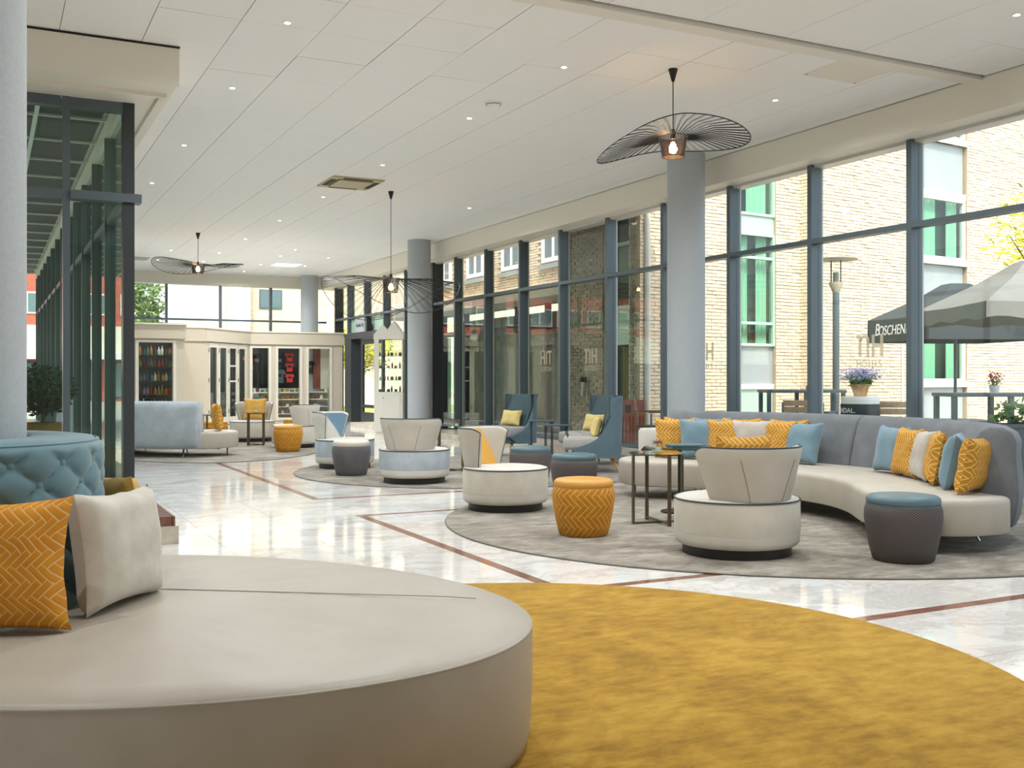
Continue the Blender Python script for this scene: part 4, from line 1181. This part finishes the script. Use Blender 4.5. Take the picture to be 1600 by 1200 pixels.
# ------------------------------------------------------------------ gabled glass display cabinet
cab = thing('display_cabinet', 'white house shaped glass display cabinet by the middle column', 'cabinet', (7.80, 21.30, 0), face(0, -1))
W_, D_ = .31, .2
MB().bx(-W_, W_, -D_, D_, .05, .9).bx(-W_ + .03, W_ - .03, -D_ + .03, D_, 0, .05).build('base', m['white'], cab)
bd = MB().bx(-W_ + .16, W_ - .06, -D_ - .014, -D_, .12, .84).build('base_door', m['white'], cab, bevel=.004)
MB().lathe([(0, 0), (.012, 0), (.012, .02), (0, .02)], 10).xform(lambda x, y, z: (-.11 + x, -D_ - .014 - z, .78 + y)).build('lock', m['bronze'], bd)
for sx in (-1, 1):
    for sy in (-1, 1): MB().box(sx * (W_ - .012), sy * (D_ - .012), 1.47, .024, .024, 1.14).build('corner_post', m['white'], cab)
MB().bx(-W_ + .02, -W_ + .1, -D_, -D_ + .02, .9, 2.04).build('side_strip', m['white'], cab)
for a in ((-W_ + .1, W_ - .024, -D_ + .005, -D_ + .01), (-W_ + .024, W_ - .024, D_ - .01, D_ - .005), (-W_ + .005, -W_ + .01, -D_ + .024, D_ - .024), (W_ - .01, W_ - .005, -D_ + .024, D_ - .024)):
    MB().bx(*a, .9, 2.04).build('pane', m['glass'], cab)
SH = (.91, 1.16, 1.42, 1.68)
for z in SH: MB().bx(-W_ + .03, W_ - .03, -D_ + .02, D_ - .02, z - .008, z).build('shelf', m['glass_t'], cab)
for x0, x1, zt in ((-W_ - .02, .04, 2.36), (-.1, W_ + .02, 2.44)):
    g = MB(); xm = (x0 + x1) / 2
    y0, y1 = (-D_ - .02, D_ + .02) if x0 > -.2 else (-D_ + .06, D_ + .01)
    g.add([(x0, y0, 2.04), (x1, y0, 2.04), (x1, y0, 2.14), (xm, y0, zt), (x0, y0, 2.14), (x0, y1, 2.04), (x1, y1, 2.04), (x1, y1, 2.14), (xm, y1, zt), (x0, y1, 2.14)],
          [(0, 1, 2, 3, 4), (9, 8, 7, 6, 5), (0, 5, 6, 1), (1, 6, 7, 2), (2, 7, 8, 3), (3, 8, 9, 4), (4, 9, 5, 0)])
    g.build('gable_roof', m['white'], cab)
rzc = face(0, -1)
for j, z in enumerate(SH):
    for i in range(6):
        lx_, ly_ = -.2 + .085 * i, -.06 + .05 * ((i + j) % 3)
        o = inst((bots if (i + j) % 2 else bxs)[(i * 3 + j * 2) % 8], 'trinket', None,
                 (7.80 + lx_ * math.cos(rzc) - ly_ * math.sin(rzc), 21.30 + lx_ * math.sin(rzc) + ly_ * math.cos(rzc), z), (0, 0, i), (.55, .55, .45 + .2 * (i % 2)))
        tag(o, '%s %s trinket, %s from left on the %s cabinet shelf' % (GN[(i * 3 + j * 2) % 8], 'bottle shaped' if (i + j) % 2 else 'boxy', ORD[i], ('bottom', 'second lowest', 'second highest', 'top')[j]), 'trinket', 'trinkets in the display cabinet')

# ------------------------------------------------------------------ plants
def leaves(n, fn, size, seed=1):
    rnd = random.Random(seed); b = MB()
    for _ in range(n):
        p = Vector(fn(rnd)); a = Vector((rnd.gauss(0, 1), rnd.gauss(0, 1), rnd.gauss(0, .6))).normalized(); c = a.orthogonal().normalized()
        s = size * rnd.uniform(.6, 1.3)
        b.add([p, p + a * s * .5 + c * s * .28, p + a * s, p + a * s * .5 - c * s * .28], [(0, 1, 2, 3)])
    return b
def blob(cx, cy, cz, r, rz=None):
    def fn(rd):
        while True:
            v = Vector((rd.uniform(-1, 1), rd.uniform(-1, 1), rd.uniform(-1, 1)))
            if .35 < v.length < 1: break
        return (cx + v.x * r, cy + v.y * r, cz + v.z * (rz or r))
    return fn
def tree(label, x, y, h, crown, mat_, n, size, rz=None, seed=1, group=None):
    t = thing('tree', label, 'tree', (x, y, -.06), 0, group)
    MB().tube([(0, 0, 0), (.05, .02, h * .5), (0, 0, h)], .09 + crown * .03, 8, r2=.03).build('trunk', m['bark'], t, 60)
    rd = random.Random(seed)
    for i in range(5):
        q = i * 1.3 + seed
        MB().tube([(0, 0, h * .6), (crown * .7 * math.cos(q), crown * .7 * math.sin(q), h + crown * .2 * (i % 3 - 1))], .03, 5, r2=.008).build('branch', m['bark'], t)
    o = leaves(n, blob(0, 0, h, crown, rz), size, seed).build('foliage', m[mat_], t); o['kind'] = 'stuff'
    return t
tree('yellow green leafy tree at the right edge of the terrace', 15.1, 10.6, 3.6, 1.2, 'leaf_y', 1000, .13, .8, 3)
tree('green tree on the lawn seen over the entrance door', 13.4, 40, 2.5, 1.3, 'leaf_y', 1500, .2, 1.0, 6)
tree('green tree behind the far left clerestory window', 4.9, 44, 4.2, 1.5, 'leaf_g', 2600, .26, 1.6, 4)
pl = thing('potted_bush', 'dark green bush in a tall rattan pot behind the left glass', 'plant', (.52, 12.1, -.012), 0)
MB().lathe([(0, 0), (.17, 0), (.2, .7), (.21, .74), (.18, .74), (.17, .66), (0, .66)], 28).build('pot', m['wick'], pl, 40)
MB().tube([(0, 0, .6), (.02, 0, .95)], .02, 6).build('stem', m['bark'], pl)
o = leaves(1500, blob(0, 0, 1.08, .32, .26), .07, 9).build('foliage', m['leaf_d'], pl); o['kind'] = 'stuff'

# ------------------------------------------------------------------ brick wing beyond the terrace
K = 1.0
def brick_list(x0, x1, z0, z1, seed=0, bl=.21, bh=.0505, j=.012):
    rd = random.Random(seed); out = []; z = z0; row = 0
    while z + bh <= z1 + .02:
        x = x0 - (bl + j) * (.5 if row % 2 else 0) - rd.uniform(0, .03)
        while x < x1:
            a, b = max(x, x0), min(x + bl, x1)
            if b - a > .03: out.append((a, b, z + rd.uniform(-.003, .003), z + bh + rd.uniform(-.003, .003), rd.uniform(.006, .022)))
            x += bl + j
        z += bh + j; row += 1
    return out
BF = [(0, 1, 5, 4), (1, 2, 6, 5), (2, 3, 7, 6), (3, 0, 4, 7), (4, 5, 6, 7)]
def brick_mb(lst, y):
    b = MB()
    for a, c, z0, z1, p in lst:
        b.add([(a, y, z0), (c, y, z0), (c, y, z1), (a, y, z1), (a, y - p, z0), (c, y - p, z0), (c, y - p, z1), (a, y - p, z1)], BF)
    return b
wing = thing('brick_wing', 'sunlit cream brick building wing across the terrace', 'building', (9.8, 14.6, 0), math.atan2(.11, .994))
def wallseg(x0, x1, y, z0=-.05, z1=9, seed=0, single=None):
    MB().bx(x0, x1, y, .5 if x0 > 0 else .1, z0, z1).build('wall', m['mortar'], wing)
    lst = brick_list(x0, x1, z0 + .05, z1, seed)
    if single:
        full = [t for t in lst if t[1] - t[0] > .2 and single[0] < t[2] < single[1]]
        full = full[:296]; fs_ = set(full); lst = [t for t in lst if t not in fs_]
        bm_ = MB().add([(-.105, 0, 0), (.105, 0, 0), (.105, 0, .0505), (-.105, 0, .0505), (-.105, -.014, 0), (.105, -.014, 0), (.105, -.014, .0505), (-.105, -.014, .0505)], BF).mesh('brick', m['brick'])
        for a, c, q0, q1, p in full: inst(bm_, 'brick', wing, ((a + c) / 2, y, q0), (0, 0, 0), (1, p / .014, 1))
    o = brick_mb(lst, y).build('brick', m['brick'], wing); o['kind'] = 'stuff'
wallseg(0, 2.33, 0, seed=1, single=(.65, 2.55))
wallseg(3.28, 3.95, 0, seed=2)
wallseg(3.95, 7.3, -.25, seed=3)
wallseg(9.22, 13.5, 0, seed=4)
MB().bx(2.33, 3.28, .4, .5, -.05, 9).bx(7.3, 9.22, .4, .5, -.05, 9).build('wall', m['mortar'], wing)
# left return face of the forward segment, in brick too
rt = brick_mb(brick_list(0, .25, 0, 9, 8), 0).xform(lambda x, y, z: (3.95 + y, -x, z))
rt.f = [f[::-1] for f in rt.f]
o = rt.build('brick', m['brick'], wing); o['kind'] = 'stuff'
def wingpanel(x0, x1, z0, z1, mm, y=.08): MB().bx(x0, x1, y, y + .05, z0, z1).build('spandrel_panel', m[mm], wing, bevel=.004)
def wingwin(x0, x1, z0, z1, curt, bars=(), fmat='wframe', fw=.06):
    f = MB().bx(x0, x0 + fw, .02, .12, z0, z1).bx(x1 - fw, x1, .02, .12, z0, z1).bx(x0 + fw, x1 - fw, .02, .12, z1 - fw, z1).bx(x0 + fw, x1 - fw, .02, .12, z0, z0 + fw)
    for z in bars: f.bx(x0 + fw, x1 - fw, .03, .11, z - .025, z + .025)
    w = f.build('window', m[fmat], wing)
    MB().bx(x0 + fw, x1 - fw, .07, .08, z0 + fw, z1 - fw).build('pane', m['glass_g'], w)
    MB().bx(x0, x1, .36, .39, z0, z1).build('room_back', m['room'], w)
    for a, b in curt:
        g = MB().grid(max(8, int((b - a) * 60)), 1, lambda u, v: (a + (b - a) * u, .19 + .025 * math.sin(u * (b - a) * 70), z0 + fw * .6 + (z1 - z0 - fw) * v))
        g.build('curtain', m['curtain'], w, 80)
wingwin(2.33, 3.28, 1.79, 3.86, ((2.45, 2.75), (2.95, 3.2)), (2.21, 3.41), 'greenpanel', .05)
wingpanel(2.33, 3.28, 3.86, 4.18, 'greenpanel', .05)
wingwin(2.33, 3.28, 4.18, 6.3, ((2.7, 3.2),), (5.2,), 'greenpanel', .05)
wingpanel(2.33, 3.28, 1.09, 1.79, 'spandrel')
wingpanel(2.33, 3.28, 1.0, 1.09, 'wframe', .04)
wingpanel(2.33, 3.28, -.05, 1.0, 'greenpanel')
wingpanel(2.33, 3.28, 6.3, 9, 'spandrel')
for k in range(4):
    z = 1.13 + 2.6 * k - (0 if k else 0)
    wingwin(7.3, 9.2, z, z + 1.22 + .1, ((7.4, 8.35), (8.75, 9.1)), ())
    wingpanel(7.26, 9.24, z - .12, z, 'wframe', -.03)
    wingpanel(7.3, 9.2, z + 1.32, z + 1.44, 'wframe', .0)
    wingpanel(7.3, 9.2, z + 1.44, z + 2.48, 'spandrel')
wingpanel(7.3, 9.2, -.05, 1.01, 'spandrel')
MB().tube([(.12, -.06, 0), (.12, -.06, 9)], .05, 10).build('downpipe', m['bead'], wing)
MB().tube([(6.62, -.29, .2), (6.62, -.29, 2.1)], .018, 6).build('cable_pipe', m['wframe'], wing)

# side of the same block facing the lobby glass, roof shade painted into darker brick
sidew = thing('shaded_brick_wall', 'brick side wall painted as in shade, close to the middle windows', 'building', (9.8, 14.6, 0), R(90))
# local x runs away from the camera, local -y ... +y faces the lobby
def flipy(b): return b.xform(lambda x, y, z: (x, -y, z))
def flipbuild(b, name, mm):
    flipy(b); b.f = [f[::-1] for f in b.f]; return b.build(name, m[mm], sidew)
MB().bx(1.15, 2.6, -.3, 0, -.05, 6).bx(.08, .3, -.3, 0, -.05, 6).bx(.3, 1.15, -.3, 0, 4.4, 6).build('wall', m['mortar'], sidew)
for a, b in ((1.15, 2.6), (.08, .3)):
    o = flipbuild(brick_mb(brick_list(a, b, 0, 6, 5), 0), 'brick', 'brick_shade'); o['kind'] = 'stuff'
w = MB().bx(.3, .36, -.12, -.02, 0, 4.4).bx(1.09, 1.15, -.12, -.02, 0, 4.4).bx(.36, 1.09, -.12, -.02, 1.78, 1.84).bx(.36, 1.09, -.12, -.02, 2.4, 2.46).bx(.36, 1.09, -.12, -.02, 3.5, 3.56).bx(.36, 1.09, -.12, -.02, .7, .74).build('window', m['greenpanel'], sidew)
MB().bx(.36, 1.09, -.08, -.07, 0, 1.78).bx(.36, 1.09, -.08, -.07, 2.46, 4.4).build('pane', m['glass_g'], w)
MB().bx(.36, 1.09, -.08, -.05, 1.84, 2.4).build('infill_panel', m['greenpanel'], w)
MB().grid(40, 1, lambda u, v: (.4 + .4 * u, -.2 + .02 * math.sin(u * 40), .1 + 1.65 * v)).build('curtain', m['oak'], w, 80)
MB().bx(.3, 1.15, -.3, -.28, 0, 4.4).build('room_back', m['room'], w)
MB().bx(-.1, 2.7, -.2, .55, 4.45, 4.6).build('balcony_slab', m['spandrel'], sidew)
wl = thing('wall_lamp', 'cylindrical outdoor wall light on the shade-painted brick wall', 'lamp', (9.8, 16.25, 1.05), 0)
MB().tube([(-.12, 0, -.18), (-.12, 0, .08)], .045, 12).build('tube', m['chrome'], wl, 60)
MB().tube([(-.12, 0, .08), (-.12, 0, .17)], .06, 12).build('cap', m['black'], wl, 60)
MB().tube([(-.12, 0, .1), (.0, 0, .1)], .02, 8).build('bracket', m['black'], wl)

# second block behind, parallel to the lobby glazing
ww = thing('brick_side_block', 'cream brick building with tall white windows beyond the middle bays', 'building', (11.0, 17.0, 0), R(90))
def wb(b, name, mm, par=None): return b.build(name, m[mm], par or ww)
MB().bx(0, 11.4, -.5, 0, 3.05, 9).build('wall', m['mortar'], ww)
WN = [2.2 + 2.02 * i for i in range(4)]
lst = brick_list(0, 11.4, 3.1, 9, 6)
lst = [t for t in lst if not any(w0 - .02 < t[1] and t[0] < w0 + 1.02 and 3.72 < t[3] and t[2] < 6.0 for w0 in WN)]
b_ = flipy(brick_mb(lst, 0)); b_.f = [f[::-1] for f in b_.f]
o = b_.build('brick', m['brick'], ww); o['kind'] = 'stuff'
for w0 in WN:
    f = MB().bx(w0, w0 + 1, 0, .05, 3.74, 3.84).bx(w0, w0 + 1, 0, .05, 5.88, 5.98).bx(w0, w0 + .1, 0, .05, 3.84, 5.88).bx(w0 + .9, w0 + 1, 0, .05, 3.84, 5.88).bx(w0 + .46, w0 + .54, 0, .04, 3.84, 5.88)
    fo = wb(f, 'window', 'wframe')
    MB().bx(w0 + .1, w0 + .9, .012, .02, 3.84, 5.88).build('pane', m['dkwin'], fo)
    MB().bx(w0 - .1, w0 + 1.1, 0, .1, 3.6, 3.7).build('sill', m['spandrel'], fo)
MB().bx(-1.1, 11.4, -.3, .9, 2.86, 3.05).build('added_shade_slab', m['render'], ww)  # added overhang, there only to shade the wall below
MB().bx(0, 11.4, -1.6, -1.5, 0, 2.86).build('inner_wall', m['brick_shade'], ww)  # darker brick with the shade in its colour
for i in range(7):
    x0 = .1 + 1.45 * i
    f = MB().bx(x0, x0 + .1, -.1, .02, 0, 2.86).bx(x0 + .1, x0 + 1.45, -.1, .0, 2.3, 2.42).bx(x0 + .1, x0 + 1.45, -.1, 0, 0, .12)
    fo = wb(f, 'shopfront_bay', 'frame_d')
    MB().bx(x0 + .1, x0 + 1.45, -.06, -.05, .12, 2.3).bx(x0 + .1, x0 + 1.45, -.06, -.05, 2.42, 2.86).build('pane', m['glass_g'], fo)
    if i % 3 == 0: MB().grid(30, 1, lambda u, v: (x0 + .2 + .6 * u, -.3 + .03 * math.sin(u * 36), .1 + 2.2 * v)).build('curtain', m['curtain'], fo, 80)

# far buildings
fb = thing('red_building', 'red clad building with window bands far behind the covered passage', 'building', (-14, 60, 0), 0)
MB().bx(-20, 17.4, 0, 8, -.05, 12).build('wall', m['redbrick'], fb)
MB().bx(-20, 17.4, -.15, 0, 2.4, 4.0).build('cream_band', m['render'], fb)
MB().bx(-20, 17.4, -1.2, -.15, 2.2, 2.55).build('awning', m['wframe'], fb)
for z in (4.6, 7.0, 9.4):
    for i in range(16):
        x = -19.6 + 2.3 * i
        f = MB().bx(x, x + 1.9, -.06, 0, z, z + 1.15).build('window', m['wframe'], fb)
        MB().bx(x + .08, x + .9, -.075, -.06, z + .08, z + 1.07).bx(x + 1.0, x + 1.82, -.075, -.06, z + .08, z + 1.07).build('pane', m['dkwin'], f)
for i in range(12):
    x = -19 + 3 * i
    f = MB().bx(x, x + 2.5, -.06, 0, .1, 2.1).build('shopfront_bay', m['frame_d'], fb)
    MB().bx(x + .1, x + 2.4, -.075, -.06, .2, 2.0).build('pane', m['dkwin'], f)
cb = thing('cream_building', 'cream building with one small window behind the clerestory', 'building', (9.0, 45, 0), 0)
MB().bx(0, 1.0, -.6, 8, -.05, 11).bx(1.0, 22, 0, 8, -.05, 11).build('wall', m['render'], cb)
o = brick_mb(brick_list(1.0, 9, 2.3, 7, 7, .42, .11, .02), 0).build('brick', m['brick'], cb); o['kind'] = 'stuff'
f = MB().bx(1.5, 2.5, -.05, .02, 4.2, 5.05).build('window', m['frame'], cb)
MB().bx(1.56, 1.98, -.06, -.05, 4.26, 4.99).bx(2.04, 2.44, -.06, -.05, 4.26, 4.99).build('pane', m['dkwin'], f)
MB().tube([(-.1, -.7, 0), (-.1, -.7, 11)], .05, 8).build('downpipe', m['bead'], cb)
lawn = struct('ground_lawn', MB().bx(9.6, 30, 33, 44.5, -.06, -.03), m['grass'])

# ------------------------------------------------------------------ terrace
def bar_table(label, px, loc, rz, L=1.1, D=.55, h=1.1, mid=True):
    t = thing('bar_table', label, 'table', loc, rz, 'bar tables on the terrace')
    MB().box(0, 0, h - .02, L, D, .04).build('table_top', m['tsteel'], t, bevel=.004)
    for sx in ((-1, 0, 1) if mid else (-1, 1)):
        for sy in (-1, 1): MB().box(sx * (L / 2 - .04), sy * (D / 2 - .04), (h - .04) / 2, .05, .05, h - .04).build('leg', m['tsteel'], t)
    for sy in (-1, 1): MB().box(0, sy * (D / 2 - .04), .25, L - .1, .03, .03).build('foot_rail', m['tsteel'], t)
    return t
G = -.06
bar_table('steel bar table on the terrace beside the lamp post', 0, (10.15, 11.1, G), -R(26.8))
bar_table('steel bar table on the terrace at the right edge', 0, (9.95, 7.75, G), -R(26.8), 1.3)
def terrace_chair(label, loc, rz, slats='twood'):
    t = thing('terrace_chair', label, 'chair', loc, rz, 'terrace chairs'); t.scale = (1, 1, 1.1)
    for sx in (-1, 1):
        for y, h in ((-.22, .64), (.24, .84)): MB().tube([(sx * .26, y, 0), (sx * .26, y + (.06 if h > .7 else 0), h)], .017, 8).build('leg', m['tsteel'], t)
        MB().box(sx * .26, 0, .66, .05, .52, .025).build('armrest', m[slats], t, bevel=.005)
    for z in (.56, .66, .76, .84): MB().box(0, .25 + .06 * z, z, .52, .02, .07).build('back_slat', m[slats], t, bevel=.004)
    for i in range(5): MB().box(0, -.2 + .1 * i, .45, .5, .08, .02).build('seat_slat', m[slats], t, bevel=.004)
    MB().bx(-.26, .26, -.24, -.2, .41, .44).bx(-.26, .26, .2, .24, .41, .44).build('seat_rail', m['tsteel'], t)
    return t
terrace_chair('weathered teak terrace chair left of the first bar table legs', (9.62, 10.5, G), face(-.3, -1))
terrace_chair('weathered teak terrace chair right of the white topped barrel', (10.52, 9.78, G), face(.2, 1))
terrace_chair('dark wooden terrace chair under the grey parasol', (11.35, 8.3, G), face(.1, 1), 'tdark')
terrace_chair('dark wooden terrace chair under the right bar table end', (12.0, 8.1, G), face(-.9, -.3), 'tdark')
terrace_chair('dark wooden terrace chair close to the glass behind the blue wing chairs', (9.55, 13.75, G), face(-.9, -.3), 'tdark')
lt = thing('dining_table', 'low steel dining table behind the curved sofa back', 'table', (10.55, 8.9, G), -R(26.8))
MB().box(0, 0, .74, .8, .7, .03).build('table_top', m['tsteel'], lt, bevel=.004)
for sx in (-1, 1):
    for sy in (-1, 1): MB().box(sx * .36, sy * .3, .365, .045, .045, .73).build('leg', m['tsteel'], lt)
for x, y, lab in ((9.95, 8.0, 'left'), ):
    pass
pbx = thing('planter_box', 'long dark planter box by the glass at the right edge', 'planter', (9.45, 7.05, G), -R(26.8))
MB().bx(-.35, .35, -.12, .12, 0, .8).bx(-.37, .37, -.14, .14, .76, .8).build('box', m['frame'], pbx)
o = leaves(160, lambda r: (r.uniform(-.3, .3), r.uniform(-.1, .1), r.uniform(.8, 1.0)), .1, 5).build('foliage', m['leaf_g'], pbx); o['kind'] = 'stuff'
# barrel with lavender
BX, BY = 9.80, 9.66
br = thing('barrel', 'white topped barrel with dark lettered band on the terrace', 'barrel', (BX, BY, G), 0)
MB().lathe([(0, 0), (.2, 0), (.225, .15), (.235, .45), (.232, .8)], 40).build('body', m['chalk'], br, 50)
MB().lathe([(.234, .78), (.238, .79), (.238, .93), (.234, .94)], 40).build('lettered_band', m['pblack'], br, 40)
MB().lathe([(.232, .94), (.232, .985), (.226, .985), (.226, .992), (.232, .992), (.225, 1.03), (0, 1.035)], 40).build('lid', m['chalk'], br, 40)
tx = text_mb('BOSCHENDAL.', .085, .002)
mxx = max(p[0] for p in tx.v)
a0 = math.atan2(-BY, -BX) - .25
tx.xform(lambda x, y, z: ((.239 + z) * math.cos(a0 + (x - mxx) / .239), (.239 + z) * math.sin(a0 + (x - mxx) / .239), .83 + y)).build('lettering', m['chalk'], br)
lp = thing('lavender_pot', 'basket pot of purple lavender standing on the barrel', 'plant', (BX, BY, G + 1.035), 0)
MB().lathe([(0, 0), (.075, 0), (.11, .12), (.12, .13), (.12, .15), (.105, .15), (.1, .12), (0, .12)], 28).build('pot', m['terra'], lp, 40)
o = leaves(1300, lambda r: ((lambda q, k, z: (k * math.cos(q) * (.6 + z * 3), k * math.sin(q) * (.6 + z * 3), .12 + z))(r.uniform(0, 6.3), r.uniform(0, .15), r.uniform(0, .14))), .065, 6).build('foliage', m['leaf_l'], lp); o['kind'] = 'stuff'
o = leaves(900, lambda r: ((lambda q, k, z: (k * math.cos(q), k * math.sin(q), z))(r.uniform(0, 6.3), r.uniform(.0, .27), r.uniform(.20, .345))), .036, 7).build('flower_spikes', m['lav'], lp); o['kind'] = 'stuff'
lv2 = thing('lavender_pot', 'lavender in a low pot outside behind the wing chairs', 'plant', (9.45, 15.1, G), 0)
MB().lathe([(0, 0), (.14, 0), (.18, .3), (.15, .3), (0, .26)], 24).build('pot', m['terra'], lv2, 40)
o = leaves(500, blob(0, 0, .5, .26, .26), .05, 12).build('flower_spikes', m['lav'], lv2); o['kind'] = 'stuff'
# lamp post
la = thing('lamp_post', 'slim terrace lamp post with disc shade and glass lantern', 'lamp', (11.3, 11.62, G), 0)
MB().tube([(0, 0, 0), (0, 0, 2.56)], .05, 14).build('post', m['tsteel'], la, 60)
MB().lathe([(.05, 2.54), (.1, 2.66), (.1, 2.69), (0, 2.69)], 24).build('lantern_base', m['lamp_d'], la, 40)
MB().lathe([(.093, 2.69), (.093, 3.02)], 24).build('lantern_glass', m['glass'], la, 40)
for i in range(4): MB().tube([(.096 * math.cos(i * PI / 2), .096 * math.sin(i * PI / 2), 2.69), (.096 * math.cos(i * PI / 2), .096 * math.sin(i * PI / 2), 3.03)], .008, 6).build('cage_bar', m['black'], la)
MB().tube([(0, 0, 2.69), (0, 0, 2.84)], .045, 10).build('lamp_socket', m['spandrel'], la)
MB().lathe([(0, 3.0), (.31, 3.02), (.32, 3.035), (.1, 3.07), (0, 3.075)], 48).build('disc_shade', m['lamp_d'], la, 40)
# parasols
def parasol(label, loc, rz, half, zb, zt, drop, mm, words=None):
    t = thing('parasol', label, 'parasol', loc, rz)
    n = 16; b = MB(); vs = []
    per = []
    for e in range(4):
        for i in range(n):
            u = -1 + 2 * i / n
            per.append(((u, -1), (1, u), (-u, 1), (-1, -u))[e])
    cap = .16
    rings_ = [(cap / half, zt), (.45, zt - (zt - zb) * .42), (1, zb)]
    k = len(per)
    for s_, z in rings_:
        for i, (x, y) in enumerate(per):
            sag = .05 * (1 - abs((i % n) / n * 2 - 1)) * s_ * (1 if z < zt else 0)
            vs.append((x * half * s_, y * half * s_, z - sag * .4))
    for i, (x, y) in enumerate(per):
        wv = .02 * math.sin(i * 2 * PI / 5.3)
        vs.append((x * half * 1.004, y * half * 1.004, zb - drop + wv * (words is None)))
    fs = [(j * k + i, j * k + (i + 1) % k, (j + 1) * k + (i + 1) % k, (j + 1) * k + i) for j in range(3) for i in range(k)]
    fs = [f[::-1] for f in fs]
    fs.append(tuple(range(k)))
    co = b.add(vs, fs).build('canopy', m[mm], t)
    so_ = co.modifiers.new('thick', 'SOLIDIFY'); so_.thickness = .008
    MB().tube([(0, 0, 0), (0, 0, zt)], .028, 10).build('pole', m['tsteel'], t, 60)
    MB().bx(-.3, .3, -.3, .3, 0, .06).build('base_slab', m['frame_d'], t)
    for sx, sy in ((1, 1), (1, -1), (-1, 1), (-1, -1)): MB().tube([(0, 0, zt - .06), (sx * half * .98, sy * half * .98, zb - .01)], .012, 6).build('rib', m['tsteel'], t)
    if words:
        for q in (3,):
            w = text_mb(words[1:], .235, .002, 'LEFT'); w.xform(lambda x, y, z: (x + .13, y, z)); b1 = text_mb(words[0], .30, .002, 'LEFT'); w.add(b1.v, b1.f); wm = max(p[0] for p in w.v) / 2; w.xform(lambda x, y, z: (x - wm + .2 * y, y, z))
            c, s_ = math.cos(q * PI / 2), math.sin(q * PI / 2)
            w.xform(lambda x, y, z: (x * c + (half * 1.004 + .007 + z) * s_, x * s_ - (half * 1.004 + .007 + z) * c, zb - drop + .12 + y)).build('lettering', m['chalk'], t)
    return t
parasol('grey square parasol over the right end of the terrace', (12.3, 9.1, G), -R(26.8), 1.12, 2.20, 2.80, .2, 'pgrey')
parasol('black parasol with white lettering beside the lamp post', (14.6, 12.25, G), -R(20), 1.05, 2.28, 2.85, .4, 'pblack', 'BOSCHENDAL')
# small things on the tables
def flower_pot(label, loc, mm, s=1):
    t = thing('flower_pot', label, 'plant', loc, 0); t.scale = (s, s, s)
    MB().lathe([(0, 0), (.05, 0), (.065, .09), (.055, .09), (0, .075)], 18).build('pot', m['chalk'], t, 40)
    o = leaves(90, blob(0, 0, .13, .07, .05), .04, 2).build('foliage', m['leaf_g'], t); o['kind'] = 'stuff'
    o = leaves(110, blob(0, 0, .2, .09, .06), .035, 3).build('flowers', m[mm], t); o['kind'] = 'stuff'
t = thing('side_stand', 'low dark stand with flower pot on the terrace beside the first bar table', 'stand', (10.2, 10.28, G), 0)
MB().lathe([(0, 0), (.15, 0), (.15, .02), (.025, .03), (.025, .68), (.16, .69), (.16, .71), (0, .71)], 24).build('stand', m['tdark'], t, 40)
flower_pot('pink flowers in a white pot on the low terrace stand', (10.2, 10.28, G + .71), 'pinkfl', 1.1)
flower_pot('red flowers in a white pot on the right bar table', (9.85, 7.75, G + 1.1), 'redfl', .9)
nb = thing('napkin_holder', 'small grey napkin holder on the first bar table', 'napkin holder', (10.25, 11.0, G + 1.1), -R(26))
MB().box(0, 0, .03, .14, .1, .06).build('holder', m['tsteel'], nb, bevel=.006)
MB().box(.0, 0, .05, .11, .06, .07).build('napkins', m['chalk'], nb)
wbx = thing('wine_box', 'printed cardboard wine box standing on a dark crate outside the glass', 'box', (9.52, 9.98, G + .0), -R(50))
MB().box(0, 0, .74, .3, .12, .2).build('carton', m['poster'], wbx, bevel=.004)
MB().box(0, 0, .32, .28, .28, .64).build('crate', m['tdark'], wbx, bevel=.004)
rc_ = thing('slatted_cabinet', 'red brown slatted cabinet outside by the column', 'cabinet', (9.55, 14.5, G), -R(20))
MB().bx(-.26, .22, -.02, .12, .05, .9).build('carcass', m['tdark'], rc_)
for i in range(8): MB().bx(-.25 + .058 * i, -.25 + .058 * i + .045, -.04, -.02, .05, .62).build('slat', m['redwood'], rc_)
MB().bx(-.26, .22, -.045, .12, .62, .9).build('upper_panel', m['redwood'], rc_)
MB().bx(-.1, 0, -.05, -.044, .68, .82).build('opening', m['dark'], rc_)
